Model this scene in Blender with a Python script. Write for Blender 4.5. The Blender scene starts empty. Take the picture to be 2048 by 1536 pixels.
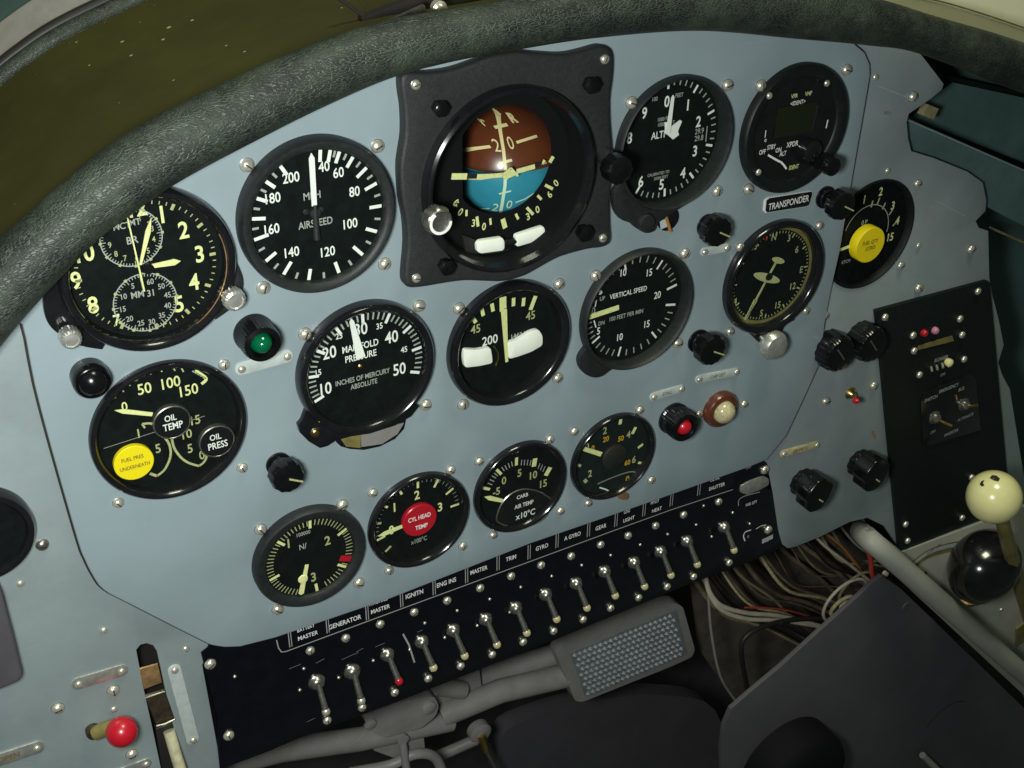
import bpy, bmesh, math, random
from math import sin, cos, pi, radians, hypot, atan2
from mathutils import Vector, Matrix
random.seed(7)
S = bpy.context.scene
COL = S.collection

# ------------------------------------------------------------------ camera
# Everything below is written in panel coordinates (metres): x right, y up
# along the instrument panel, z out of it towards the seat.  RW stands the
# panel upright in the world (z up).
RW = Matrix.Rotation(pi / 2, 4, 'X')
CR = Matrix(((0.8731656765, 0.0113411206, 0.4872915763),
             (0.2421039069, 0.8575954106, -0.4537794729),
             (-0.4230453871, 0.5141998549, 0.7460771473)))
CC = Vector((-0.2652005571, 0.2521689124, 0.5658999111))
CF = 2428.09
cam = bpy.data.objects.new('camera', bpy.data.cameras.new('camera'))
COL.objects.link(cam)
cam.matrix_world = RW @ (Matrix.Translation(CC) @ CR.transposed().to_4x4())
cam.data.sensor_width = 36
cam.data.lens = CF / 2048 * 36
cam.data.clip_start = 0.01
cam.data.clip_end = 50
S.camera = cam

# ------------------------------------------------------------------ world, lamps, exposure
w = bpy.data.worlds.new("World")
S.world = w
w.use_nodes = True
bg = w.node_tree.nodes['Background']
bg.inputs[0].default_value = (0.62, 0.80, 0.72, 1)
bg.inputs[1].default_value = 0.055


def area(name, pos, target, size, power, color, sy=None):
    d = bpy.data.lights.new(name, 'AREA')
    d.energy = power
    d.color = color
    d.size = size
    if sy:
        d.shape = 'RECTANGLE'
        d.size_y = sy
    o = bpy.data.objects.new(name, d)
    COL.objects.link(o)
    pos = Vector(pos)
    dirv = (Vector(target) - pos)
    o.matrix_world = RW @ (Matrix.Translation(pos) @ dirv.to_track_quat('-Z', 'Y').to_matrix().to_4x4())
    return o


area('camera_side_key', (-0.30, 0.17, 0.46), (-0.05, -0.12, 0), 0.08, 4.3, (0.97, 1.0, 0.985))  # added key light near the camera; brightens the panel, fading to the right
area('hangar_lamp', (0.22, 1.2, 0.24), (0.15, 0.1, 0), 0.35, 9.0, (0.97, 1.0, 0.76))
S.view_settings.view_transform = 'Standard'
S.view_settings.look = 'None'
S.view_settings.exposure = 0
S.view_settings.gamma = 1
S.view_settings.use_curve_mapping = False


# ------------------------------------------------------------------ projection helpers
def at(u, v, z=0.0):
    """point of the plane z that the photograph shows at pixel (u, v) of 2048x1536"""
    d = CR.transposed() @ Vector(((u - 1024) / CF, -(v - 768) / CF, -1))
    return CC + d * ((z - CC.z) / d.z)


def pj(p):
    c = CR @ (Vector(p) - CC)
    return 1024 + CF * c.x / -c.z, 768 - CF * c.y / -c.z


def circ(u0, u1, v0, v1, z=0.0):
    um, vm = (u0 + u1) / 2, (v0 + v1) / 2
    c = at(um, vm, z)
    r = 0.03
    for i in range(8):
        P = [pj((c.x + r * cos(t * pi / 24), c.y + r * sin(t * pi / 24), z)) for t in range(48)]
        us = [p[0] for p in P]
        vs = [p[1] for p in P]
        r *= ((u1 - u0) / (max(us) - min(us)) + (v1 - v0) / (max(vs) - min(vs))) / 2
        a = pj(c)
        c = at(a[0] + um - (max(us) + min(us)) / 2, a[1] + vm - (max(vs) + min(vs)) / 2, z)
    return c, r


def cpx(u, v, rp, z=0.0):
    return circ(u - rp, u + rp, v - rp, v + rp, z)


# ------------------------------------------------------------------ materials
def mat(name, col, rough=0.5, metal=0.0, var=0.0, vscale=60, bump=0.0, bscale=900, coat=0.0, spec=0.5, col2=None):
    m = bpy.data.materials.new(name)
    m.use_nodes = True
    nt = m.node_tree
    b = nt.nodes['Principled BSDF']
    b.inputs['Base Color'].default_value = (*col, 1)
    b.inputs['Roughness'].default_value = rough
    b.inputs['Metallic'].default_value = metal
    b.inputs['Coat Weight'].default_value = coat
    b.inputs['Specular IOR Level'].default_value = spec
    tc = nt.nodes.new('ShaderNodeTexCoord')
    if var > 0:
        n = nt.nodes.new('ShaderNodeTexNoise')
        n.inputs['Scale'].default_value = vscale
        n.inputs['Detail'].default_value = 6
        n.inputs['Roughness'].default_value = 0.65
        nt.links.new(tc.outputs['Object'], n.inputs['Vector'])
        r = nt.nodes.new('ShaderNodeValToRGB')
        r.color_ramp.elements[0].position = 0.3
        r.color_ramp.elements[1].position = 0.7
        lo = tuple(c * (1 - var) for c in col)
        hi = col2 if col2 else tuple(min(1, c * (1 + var)) for c in col)
        r.color_ramp.elements[0].color = (*lo, 1)
        r.color_ramp.elements[1].color = (*hi, 1)
        nt.links.new(n.outputs['Fac'], r.inputs['Fac'])
        nt.links.new(r.outputs['Color'], b.inputs['Base Color'])
        mr = nt.nodes.new('ShaderNodeMapRange')
        mr.inputs['To Min'].default_value = max(0.02, rough * 0.8)
        mr.inputs['To Max'].default_value = min(1, rough * 1.25)
        nt.links.new(n.outputs['Fac'], mr.inputs['Value'])
        nt.links.new(mr.outputs['Result'], b.inputs['Roughness'])
    if bump > 0:
        n2 = nt.nodes.new('ShaderNodeTexNoise')
        n2.inputs['Scale'].default_value = bscale
        n2.inputs['Detail'].default_value = 3
        nt.links.new(tc.outputs['Object'], n2.inputs['Vector'])
        bp = nt.nodes.new('ShaderNodeBump')
        bp.inputs['Strength'].default_value = bump
        bp.inputs['Distance'].default_value = 0.0005
        nt.links.new(n2.outputs['Fac'], bp.inputs['Height'])
        nt.links.new(bp.outputs['Normal'], b.inputs['Normal'])
    return m


def wear(m, chip=(0.16, 0.17, 0.15), amount=0.10):
    """fine scratches, grime patches and small chips on a painted surface"""
    nt = m.node_tree
    b = nt.nodes['Principled BSDF']
    src = b.inputs['Base Color'].links[0].from_socket
    tc = nt.nodes.new('ShaderNodeTexCoord')
    n = nt.nodes.new('ShaderNodeTexNoise')
    n.inputs['Scale'].default_value = 7
    n.inputs['Detail'].default_value = 9
    n.inputs['Roughness'].default_value = 0.75
    nt.links.new(tc.outputs['Object'], n.inputs['Vector'])
    mr = nt.nodes.new('ShaderNodeMapRange')
    mr.inputs['From Min'].default_value = 0.45
    mr.inputs['From Max'].default_value = 0.75
    mr.inputs['To Max'].default_value = amount * 2.2
    nt.links.new(n.outputs['Fac'], mr.inputs['Value'])
    m1 = nt.nodes.new('ShaderNodeMix')
    m1.data_type = 'RGBA'
    nt.links.new(mr.outputs['Result'], m1.inputs[0])
    nt.links.new(src, m1.inputs[6])
    m1.inputs[7].default_value = (*chip, 1)
    v = nt.nodes.new('ShaderNodeTexVoronoi')
    v.inputs['Scale'].default_value = 46
    nt.links.new(tc.outputs['Object'], v.inputs['Vector'])
    cmp_ = nt.nodes.new('ShaderNodeMath')
    cmp_.operation = 'LESS_THAN'
    cmp_.inputs[1].default_value = 0.022
    nt.links.new(v.outputs['Distance'], cmp_.inputs[0])
    mp = nt.nodes.new('ShaderNodeMapping')
    mp.inputs['Rotation'].default_value = (0, 0, 0.7)
    mp.inputs['Scale'].default_value = (14, 420, 1)
    nt.links.new(tc.outputs['Object'], mp.inputs['Vector'])
    sn = nt.nodes.new('ShaderNodeTexNoise')
    sn.inputs['Scale'].default_value = 1
    sn.inputs['Detail'].default_value = 1
    nt.links.new(mp.outputs[0], sn.inputs['Vector'])
    sr = nt.nodes.new('ShaderNodeMapRange')
    sr.inputs['From Min'].default_value = 0.74
    sr.inputs['From Max'].default_value = 0.80
    sr.inputs['To Max'].default_value = 0.35
    nt.links.new(sn.outputs['Fac'], sr.inputs['Value'])
    mx = nt.nodes.new('ShaderNodeMath')
    mx.operation = 'MAXIMUM'
    nt.links.new(cmp_.outputs[0], mx.inputs[0])
    nt.links.new(sr.outputs['Result'], mx.inputs[1])
    sc_ = nt.nodes.new('ShaderNodeMath')
    sc_.operation = 'MULTIPLY'
    sc_.inputs[1].default_value = 0.6
    nt.links.new(mx.outputs[0], sc_.inputs[0])
    m2 = nt.nodes.new('ShaderNodeMix')
    m2.data_type = 'RGBA'
    nt.links.new(sc_.outputs[0], m2.inputs[0])
    nt.links.new(m1.outputs[2], m2.inputs[6])
    m2.inputs[7].default_value = (0.42, 0.47, 0.45, 1)
    nt.links.new(m2.outputs[2], b.inputs['Base Color'])


def glass_mat(name, tint=(1, 1, 1), ior=1.45):
    m = bpy.data.materials.new(name)
    m.use_nodes = True
    nt = m.node_tree
    nt.nodes.clear()
    o = nt.nodes.new('ShaderNodeOutputMaterial')
    t = nt.nodes.new('ShaderNodeBsdfTransparent')
    t.inputs[0].default_value = (*tint, 1)
    g = nt.nodes.new('ShaderNodeBsdfGlossy')
    g.inputs['Roughness'].default_value = 0.04
    f = nt.nodes.new('ShaderNodeFresnel')
    f.inputs[0].default_value = ior
    x = nt.nodes.new('ShaderNodeMixShader')
    ge = nt.nodes.new('ShaderNodeNewGeometry')
    iv = nt.nodes.new('ShaderNodeMath')
    iv.operation = 'SUBTRACT'
    iv.inputs[0].default_value = 1.0
    nt.links.new(ge.outputs['Backfacing'], iv.inputs[1])
    mu = nt.nodes.new('ShaderNodeMath')
    mu.operation = 'MULTIPLY'
    nt.links.new(f.outputs[0], mu.inputs[0])
    nt.links.new(iv.outputs[0], mu.inputs[1])
    nt.links.new(mu.outputs[0], x.inputs[0])
    nt.links.new(t.outputs[0], x.inputs[1])
    nt.links.new(g.outputs[0], x.inputs[2])
    nt.links.new(x.outputs[0], o.inputs[0])
    return m


M = {}
M['paint'] = mat('blue_grey_paint', (0.264, 0.333, 0.348), 0.36, var=0.035, vscale=22, bump=0.12, bscale=1500, coat=0.12)
M['paint2'] = mat('blue_grey_paint_side', (0.248, 0.300, 0.298), 0.45, var=0.07, vscale=30, bump=0.15, bscale=1400)
M['greycon'] = mat('console_grey_paint', (0.37, 0.375, 0.315), 0.5, var=0.16, vscale=28, bump=0.2, bscale=700)
M['matte'] = mat('matt_black_bezel', (0.013, 0.016, 0.0155), 0.5, var=0.25, vscale=300, bump=0.3, bscale=2200)
M['crackle'] = mat('crackle_black_plate', (0.019, 0.022, 0.021), 0.52, var=0.2, vscale=500, bump=0.5, bscale=1600)
M['gloss'] = mat('gloss_black', (0.008, 0.008, 0.009), 0.16, var=0.3, vscale=90, coat=0.3)
M['bakelite'] = mat('black_bakelite', (0.0045, 0.0045, 0.005), 0.2, var=0.3, vscale=200)
M['dkblack'] = mat('dark_satin_black', (0.006, 0.009, 0.008), 0.5, var=0.3, vscale=300, bump=0.2, bscale=1500, spec=0.35)
M['grip'] = mat('dull_rubber', (0.004, 0.004, 0.005), 0.75, spec=0.15)
M['switchp'] = mat('switch_panel_black', (0.003, 0.003, 0.006), 0.13, var=0.4, vscale=80, coat=0.2)
M['dial'] = mat('dial_black', (0.0045, 0.0065, 0.0065), 0.6, var=0.35, vscale=150, spec=0.1)
M['dialin'] = mat('dial_inner_black', (0.008, 0.013, 0.012), 0.55, var=0.25, vscale=150, spec=0.25)
M['white'] = mat('dial_white', (0.82, 0.84, 0.78), 0.5)
M['tubewhite'] = mat('bright_white', (0.97, 0.96, 0.86), 0.35, coat=0.4)
M['grey_ink'] = mat('dial_grey_ink', (0.36, 0.38, 0.34), 0.5)
M['lume'] = mat('lume_yellow', (0.74, 0.74, 0.33), 0.5, var=0.12, vscale=400)
M['lume_dim'] = mat('lume_dull', (0.42, 0.42, 0.20), 0.5, var=0.2, vscale=500)
M['chrome'] = mat('nickel', (0.80, 0.76, 0.62), 0.30, metal=0.72, var=0.18, vscale=600)
M['steel'] = mat('dull_steel', (0.34, 0.33, 0.29), 0.32, metal=0.88, var=0.3, vscale=500)
M['brass'] = mat('brass', (0.62, 0.42, 0.14), 0.3, metal=1.0, var=0.3, vscale=300)
M['slot'] = mat('screw_slot', (0.02, 0.017, 0.01), 0.6)
M['red'] = mat('red_plastic', (0.47, 0.008, 0.020), 0.3, coat=0.3)
M['yellow'] = mat('yellow_sticker', (0.86, 0.68, 0.006), 0.5)
M['ink'] = mat('sticker_ink', (0.16, 0.11, 0.02), 0.6)
M['orange'] = mat('orange_ink', (0.60, 0.33, 0.015), 0.5, var=0.3, vscale=700)
M['brown'] = mat('horizon_brown', (0.115, 0.029, 0.010), 0.3, coat=0.6, var=0.08, vscale=90)
M['blue'] = mat('horizon_blue', (0.030, 0.235, 0.33), 0.3, coat=0.6, var=0.08, vscale=90)
M['hline'] = mat('horizon_line', (0.72, 0.62, 0.30), 0.4)
M['hlineb'] = mat('horizon_pale', (0.55, 0.70, 0.50), 0.4)
M['green'] = mat('green_lens', (0.0, 0.10, 0.035), 0.08, coat=1.0)
M['greenb'] = mat('green_lens_core', (0.0, 0.32, 0.14), 0.12, coat=0.6)
M['amber'] = mat('brown_bakelite', (0.10, 0.030, 0.014), 0.3, coat=0.3, var=0.3, vscale=200)
M['clearyel'] = mat('yellowed_lens', (0.50, 0.44, 0.24), 0.16, coat=0.8, var=0.35, vscale=260)
M['tag'] = mat('aluminium_tag', (0.62, 0.63, 0.56), 0.33, metal=0.75, var=0.2, vscale=220)
M['clear'] = mat('clear_label', (0.47, 0.53, 0.50), 0.22, var=0.12, vscale=200, coat=0.8)
M['cream'] = mat('cream_ball', (0.83, 0.78, 0.36), 0.22, coat=0.7, var=0.06, vscale=60)
M['creamp'] = mat('cream_paint', (0.92, 0.88, 0.58), 0.5, var=0.05, vscale=20)
M['stick'] = mat('olive_stick', (0.20, 0.17, 0.055), 0.45, var=0.3, vscale=90)
M['pedal'] = mat('grey_metal_paint', (0.27, 0.26, 0.24), 0.42, var=0.12, vscale=60)
M['knurl'] = mat('knurled_metal', (0.40, 0.43, 0.43), 0.36, metal=0.35, var=0.2, vscale=150)
M['treadbase'] = mat('tread_grey', (0.17, 0.19, 0.195), 0.5, var=0.25, vscale=70)
M['charcoal'] = mat('charcoal_cover', (0.074, 0.070, 0.078), 0.65, var=0.12, vscale=14, bump=0.25, bscale=500)
M['dark'] = mat('dark_floor', (0.085, 0.077, 0.082), 0.8, var=0.35, vscale=12, bump=0.3, bscale=200)
M['teal'] = mat('dark_teal_paint', (0.062, 0.118, 0.104), 0.5, var=0.22, vscale=18, bump=0.15, bscale=500)
M['teal2'] = mat('teal_beam_paint', (0.080, 0.140, 0.130), 0.42, var=0.22, vscale=24, bump=0.15, bscale=500)
M['wire_br'] = mat('wire_brown', (0.17, 0.13, 0.085), 0.5, var=0.35, vscale=80)
M['wire_ol'] = mat('wire_olive', (0.22, 0.19, 0.10), 0.5, var=0.35, vscale=80)
M['wire_dk'] = mat('wire_dark', (0.018, 0.016, 0.014), 0.5)
M['wire_wh'] = mat('wire_white', (0.52, 0.48, 0.36), 0.5, var=0.15, vscale=90)
M['wire_rd'] = mat('wire_red', (0.40, 0.05, 0.035), 0.5)
M['wire_or'] = mat('wire_orange', (0.36, 0.16, 0.04), 0.5)
M['cloth'] = mat('brown_cloth', (0.085, 0.075, 0.055), 0.8, var=0.4, vscale=40)
M['glass'] = glass_mat('instrument_glass', (0.97, 1.0, 0.97))
M['screen'] = mat('dark_lcd', (0.012, 0.016, 0.006), 0.12, coat=0.3)
M['brassy'] = mat('worn_brass_block', (0.45, 0.27, 0.12), 0.38, metal=0.55, var=0.45, vscale=120)
M['darkmetal'] = mat('dark_brown_metal', (0.075, 0.055, 0.035), 0.35, metal=0.5, var=0.4, vscale=150)
M['rod'] = mat('rod_cream', (0.50, 0.47, 0.30), 0.35, var=0.25, vscale=150)
M['pink'] = mat('pink_lens', (0.55, 0.22, 0.30), 0.3)


def leather():
    m = bpy.data.materials.new('worn_black_leather')
    m.use_nodes = True
    nt = m.node_tree
    b = nt.nodes['Principled BSDF']
    tc = nt.nodes.new('ShaderNodeTexCoord')
    mp = nt.nodes.new('ShaderNodeMapping')
    mp.inputs['Rotation'].default_value = (0, 0, radians(-62))
    mp.inputs['Scale'].default_value = (0.36, 1, 0.8)
    nt.links.new(tc.outputs['Object'], mp.inputs['Vector'])
    nd = nt.nodes.new('ShaderNodeTexNoise')
    nd.inputs['Scale'].default_value = 160
    nt.links.new(mp.outputs[0], nd.inputs['Vector'])
    mx = nt.nodes.new('ShaderNodeMix')
    mx.data_type = 'VECTOR'
    mx.inputs[0].default_value = 0.0045
    nt.links.new(mp.outputs[0], mx.inputs[4])
    nt.links.new(nd.outputs['Color'], mx.inputs[5])
    v = nt.nodes.new('ShaderNodeTexVoronoi')
    v.feature = 'DISTANCE_TO_EDGE'
    v.inputs['Scale'].default_value = 1000
    nt.links.new(mx.outputs[1], v.inputs['Vector'])
    r = nt.nodes.new('ShaderNodeValToRGB')
    r.color_ramp.elements[0].position = 0.0
    r.color_ramp.elements[1].position = 0.16
    nt.links.new(v.outputs['Distance'], r.inputs['Fac'])
    n3 = nt.nodes.new('ShaderNodeTexNoise')
    n3.inputs['Scale'].default_value = 38
    n3.inputs['Detail'].default_value = 8
    n3.inputs['Roughness'].default_value = 0.7
    nt.links.new(tc.outputs['Object'], n3.inputs['Vector'])
    r3 = nt.nodes.new('ShaderNodeValToRGB')
    r3.color_ramp.elements[0].position = 0.42
    r3.color_ramp.elements[1].position = 0.72
    r3.color_ramp.elements[0].color = (0.006, 0.010, 0.008, 1)
    r3.color_ramp.elements[1].color = (0.040, 0.054, 0.035, 1)
    nt.links.new(n3.outputs['Fac'], r3.inputs['Fac'])
    # pale worn lines along the grain
    r4 = nt.nodes.new('ShaderNodeValToRGB')
    r4.color_ramp.elements[0].position = 0.02
    r4.color_ramp.elements[1].position = 0.12
    r4.color_ramp.elements[0].color = (0.8, 0.8, 0.8, 1)
    r4.color_ramp.elements[1].color = (0, 0, 0, 1)
    nt.links.new(v.outputs['Distance'], r4.inputs['Fac'])
    mc = nt.nodes.new('ShaderNodeMix')
    mc.data_type = 'RGBA'
    ml = nt.nodes.new('ShaderNodeMath')
    ml.operation = 'MULTIPLY'
    nt.links.new(r4.outputs['Color'], ml.inputs[0])
    nt.links.new(n3.outputs['Fac'], ml.inputs[1])
    nt.links.new(ml.outputs[0], mc.inputs[0])
    nt.links.new(r3.outputs['Color'], mc.inputs[6])
    mc.inputs[7].default_value = (0.085, 0.105, 0.075, 1)
    nt.links.new(mc.outputs[2], b.inputs['Base Color'])
    b.inputs['Roughness'].default_value = 0.5
    bp = nt.nodes.new('ShaderNodeBump')
    bp.inputs['Strength'].default_value = 0.45
    bp.inputs['Distance'].default_value = 0.0007
    nt.links.new(r.outputs['Color'], bp.inputs['Height'])
    nt.links.new(bp.outputs['Normal'], b.inputs['Normal'])
    return m


M['leather'] = leather()


def deckmat():
    m = mat('olive_coaming_top', (0.040, 0.037, 0.0025), 0.55, var=0.28, vscale=9, bump=0.3, bscale=300)
    nt = m.node_tree
    b = nt.nodes['Principled BSDF']
    src = b.inputs['Base Color'].links[0].from_socket
    tc = nt.nodes.new('ShaderNodeTexCoord')
    v = nt.nodes.new('ShaderNodeTexVoronoi')
    v.inputs['Scale'].default_value = 85
    v.inputs['Randomness'].default_value = 1
    nt.links.new(tc.outputs['Object'], v.inputs['Vector'])
    nz = nt.nodes.new('ShaderNodeTexNoise')
    nz.inputs['Scale'].default_value = 11
    nt.links.new(tc.outputs['Object'], nz.inputs['Vector'])
    th = nt.nodes.new('ShaderNodeMapRange')
    th.inputs['From Min'].default_value = 0.48
    th.inputs['From Max'].default_value = 0.66
    th.inputs['To Min'].default_value = 0.02
    th.inputs['To Max'].default_value = 0.13
    nt.links.new(nz.outputs['Fac'], th.inputs['Value'])
    lt = nt.nodes.new('ShaderNodeMath')
    lt.operation = 'LESS_THAN'
    nt.links.new(v.outputs['Distance'], lt.inputs[0])
    nt.links.new(th.outputs['Result'], lt.inputs[1])
    mc = nt.nodes.new('ShaderNodeMix')
    mc.data_type = 'RGBA'
    nt.links.new(lt.outputs[0], mc.inputs[0])
    nt.links.new(src, mc.inputs[6])
    mc.inputs[7].default_value = (0.36, 0.33, 0.20, 1)
    nt.links.new(mc.outputs[2], b.inputs['Base Color'])
    return m


M['deck'] = deckmat()
wear(M['paint'], amount=0.05)
wear(M['paint2'], amount=0.14)
wear(M['greycon'], (0.20, 0.16, 0.09), 0.2)
wear(M['pedal'], (0.12, 0.11, 0.09), 0.2)
wear(M['cream'], (0.45, 0.38, 0.15), 0.08)

# ------------------------------------------------------------------ mesh builder
_txt = {}


def text_mesh(s, bold):
    k = (s, bold)
    if k not in _txt:
        c = bpy.data.curves.new('t', 'FONT')
        c.body = s
        c.size = 1
        c.align_x = 'CENTER'
        c.align_y = 'CENTER'
        c.resolution_u = 3
        c.offset = bold
        o = bpy.data.objects.new('t', c)
        COL.objects.link(o)
        dg = bpy.context.evaluated_depsgraph_get()
        dg.update()
        me = bpy.data.meshes.new_from_object(o.evaluated_get(dg))
        vs = [v.co.copy() for v in me.vertices]
        fs = [tuple(p.vertices) for p in me.polygons]
        ys = [v.y for v in vs] or [0]
        yc = (max(ys) + min(ys)) / 2 if '\n' not in s else 0
        xs = [v.x for v in vs] or [0]
        xc = (max(xs) + min(xs)) / 2
        vs = [Vector((v.x - xc, v.y - yc, 0)) for v in vs]
        bpy.data.objects.remove(o)
        bpy.data.meshes.remove(me)
        bpy.data.curves.remove(c)
        _txt[k] = (vs, fs)
    return _txt[k]


class MB:
    def __init__(s):
        s.bm = bmesh.new()
        s.mats = []
        s.flat = False

    def mi(s, m):
        if m not in s.mats:
            s.mats.append(m)
        return s.mats.index(m)

    def raw(s, vs, fs, m, smooth=True):
        i = s.mi(m)
        bv = [s.bm.verts.new(v) for v in vs]
        for f in fs:
            try:
                fa = s.bm.faces.new([bv[k] for k in f])
                fa.material_index = i
                fa.smooth = smooth
            except ValueError:
                pass
        return bv

    def lathe(s, c, prof, m, seg=64, axis=None, smooth=True, squash=None):
        """prof: (radius, height) pairs from the outside base round to the centre"""
        c = Vector(c)
        Q = Matrix.Identity(3)
        if axis is not None:
            Q = Vector(axis).normalized().to_track_quat('Z', 'Y').to_matrix()
        vs = []
        fs = []
        rings = []
        for (r, h) in prof:
            if r < 1e-7:
                rings.append([len(vs)])
                vs.append(c + Q @ Vector((0, 0, h)))
            else:
                st = len(vs)
                for k in range(seg):
                    a = 2 * pi * k / seg
                    rr = r * (squash(a, h) if squash else 1)
                    vs.append(c + Q @ Vector((rr * cos(a), rr * sin(a), h)))
                rings.append(list(range(st, st + seg)))
        for A, B in zip(rings, rings[1:]):
            if len(A) == 1 and len(B) == 1:
                continue
            for k in range(seg):
                k2 = (k + 1) % seg
                if len(B) == 1:
                    fs.append((A[k], A[k2], B[0]))
                elif len(A) == 1:
                    fs.append((A[0], B[k2], B[k]))
                else:
                    fs.append((A[k], A[k2], B[k2], B[k]))
        s.raw(vs, fs, m, smooth)

    def box(s, c, sx, sy, sz, m, rot=0.0, Q=None):
        c = Vector(c)
        Q = Q or Matrix.Rotation(rot, 3, 'Z')
        vs = [c + Q @ Vector((x * sx / 2, y * sy / 2, z * sz / 2)) for z in (-1, 1) for y in (-1, 1) for x in (-1, 1)]
        s.raw(vs, [(0, 2, 3, 1), (4, 5, 7, 6), (0, 1, 5, 4), (2, 6, 7, 3), (0, 4, 6, 2), (1, 3, 7, 5)], m, False)

    def plate(s, pts, z0, z1, m, holes=(), bevel=0.0, segs=2):
        b = bmesh.new()
        es = []
        for loop in [pts] + list(holes):
            vv = [b.verts.new((p[0], p[1], z1)) for p in loop]
            for k in range(len(vv)):
                es.append(b.edges.new((vv[k], vv[(k + 1) % len(vv)])))
        bmesh.ops.triangle_fill(b, use_beauty=True, use_dissolve=False, edges=es)
        if z1 - z0 > 1e-6:
            top = list(b.faces)
            r = bmesh.ops.extrude_face_region(b, geom=top)
            nv = [g for g in r['geom'] if isinstance(g, bmesh.types.BMVert)]
            for v_ in nv:
                v_.co.z = z0
            # extrude_face_region keeps/removes the originals depending on context: make sure both caps exist
            if not any(all(abs(v_.co.z - z1) < 1e-9 for v_ in f.verts) for f in b.faces):
                es2 = [e for e in b.edges if all(abs(v_.co.z - z1) < 1e-9 for v_ in e.verts)]
                bmesh.ops.triangle_fill(b, use_beauty=True, use_dissolve=False, edges=[e for e in es2 if len(e.link_faces) < 2])
            bmesh.ops.recalc_face_normals(b, faces=b.faces[:])
            if bevel > 0:
                be = []
                for e in b.edges:
                    if all(abs(v_.co.z - z1) < 1e-9 for v_ in e.verts) and len(e.link_faces) == 2:
                        n0, n1 = e.link_faces[0].normal, e.link_faces[1].normal
                        if abs(n0.z - n1.z) > 0.5:
                            be.append(e)
                bmesh.ops.bevel(b, geom=be, offset=bevel, segments=segs, affect='EDGES', profile=0.5)
        else:
            for f in b.faces:
                if f.normal.z < 0:
                    f.normal_flip()
        b.verts.index_update()
        s.raw([v_.co.copy() for v_ in b.verts], [tuple(v_.index for v_ in f.verts) for f in b.faces], m, False)
        b.free()

    def tube(s, pts, r, m, seg=10, closed=False, cap=True, smooth=True, rs=None):
        pts = [Vector(p) for p in pts]
        n = len(pts)
        vs = []
        fs = []
        up = None
        for i in range(n):
            if closed:
                t = pts[(i + 1) % n] - pts[i - 1]
            else:
                t = pts[min(i + 1, n - 1)] - pts[max(i - 1, 0)]
            t.normalize()
            if up is None:
                up = t.orthogonal().normalized()
            up = (up - t * up.dot(t)).normalized()
            sd = t.cross(up)
            rr = rs[i] if rs else r
            for k in range(seg):
                a = 2 * pi * k / seg
                vs.append(pts[i] + (up * cos(a) + sd * sin(a)) * rr)
        for i in range(n if closed else n - 1):
            for k in range(seg):
                a, b_ = i * seg + k, i * seg + (k + 1) % seg
                j = ((i + 1) % n) * seg
                fs.append((a, b_, j + (k + 1) % seg, j + k))
        if cap and not closed:
            fs.append(tuple(range(seg))[::-1])
            fs.append(tuple((n - 1) * seg + k for k in range(seg)))
        s.raw(vs, fs, m, smooth)

    def text(s, t, p, h, m, cond=0.82, bold=0.012, rot=0.0, fn=None):
        vs, fs = text_mesh(t, bold)
        k = h / 0.73
        Q = Matrix.Rotation(rot, 3, 'Z')
        p = Vector(p)
        out = [p + Q @ Vector((v.x * k * cond, v.y * k, 0)) for v in vs]
        if fn:
            out = [fn(v) for v in out]
        s.raw(out, fs, m, False)

    def rect(s, p, wx, wy, m, rot=0.0, fn=None):
        Q = Matrix.Rotation(rot, 3, 'Z')
        p = Vector(p)
        vs = [p + Q @ Vector((x * wx / 2, y * wy / 2, 0)) for x, y in ((-1, -1), (1, -1), (1, 1), (-1, 1))]
        if fn:
            vs = [fn(v) for v in vs]
        s.raw(vs, [(0, 1, 2, 3)], m, False)

    def tick(s, c, z, ang, r0, r1, wd, m):
        a = radians(ang)
        rm = (r0 + r1) / 2
        s.rect((c.x + rm * sin(a), c.y + rm * cos(a), z), wd, abs(r1 - r0), m, rot=-a)

    def arc(s, c, z, a0, a1, r0, r1, m, n=40):
        vs = []
        for i in range(n + 1):
            a = radians(a0 + (a1 - a0) * i / n)
            for r in (r0, r1):
                vs.append(Vector((c[0] + r * sin(a), c[1] + r * cos(a), z)))
        s.raw(vs, [(2 * i, 2 * i + 1, 2 * i + 3, 2 * i + 2) for i in range(n)], m, False)

    def strip(s, pts, wd, m, fn=None):
        """flat line of width wd through 3D points lying in a z plane"""
        vs = []
        for i, p in enumerate(pts):
            t = (Vector(pts[min(i + 1, len(pts) - 1)]) - Vector(pts[max(i - 1, 0)]))
            n_ = Vector((-t.y, t.x, 0)).normalized() * wd / 2
            vs += [Vector(p) - n_, Vector(p) + n_]
        if fn:
            vs = [fn(v) for v in vs]
        s.raw(vs, [(2 * i, 2 * i + 2, 2 * i + 3, 2 * i + 1) for i in range(len(pts) - 1)], m, False)

    def build(s, name, origin=(0, 0, 0)):
        o_ = Vector(origin)
        for v in s.bm.verts:
            v.co -= o_
        me = bpy.data.meshes.new(name)
        s.bm.to_mesh(me)
        s.bm.free()
        for m in s.mats:
            me.materials.append(m)
        me.set_sharp_from_angle(angle=radians(38))
        return me


def tag(o, label=None, cat=None, group=None, kind=None):
    if label:
        o['label'] = label
    if cat:
        o['category'] = cat
    if group:
        o['group'] = group
    if kind:
        o['kind'] = kind
    return o


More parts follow.
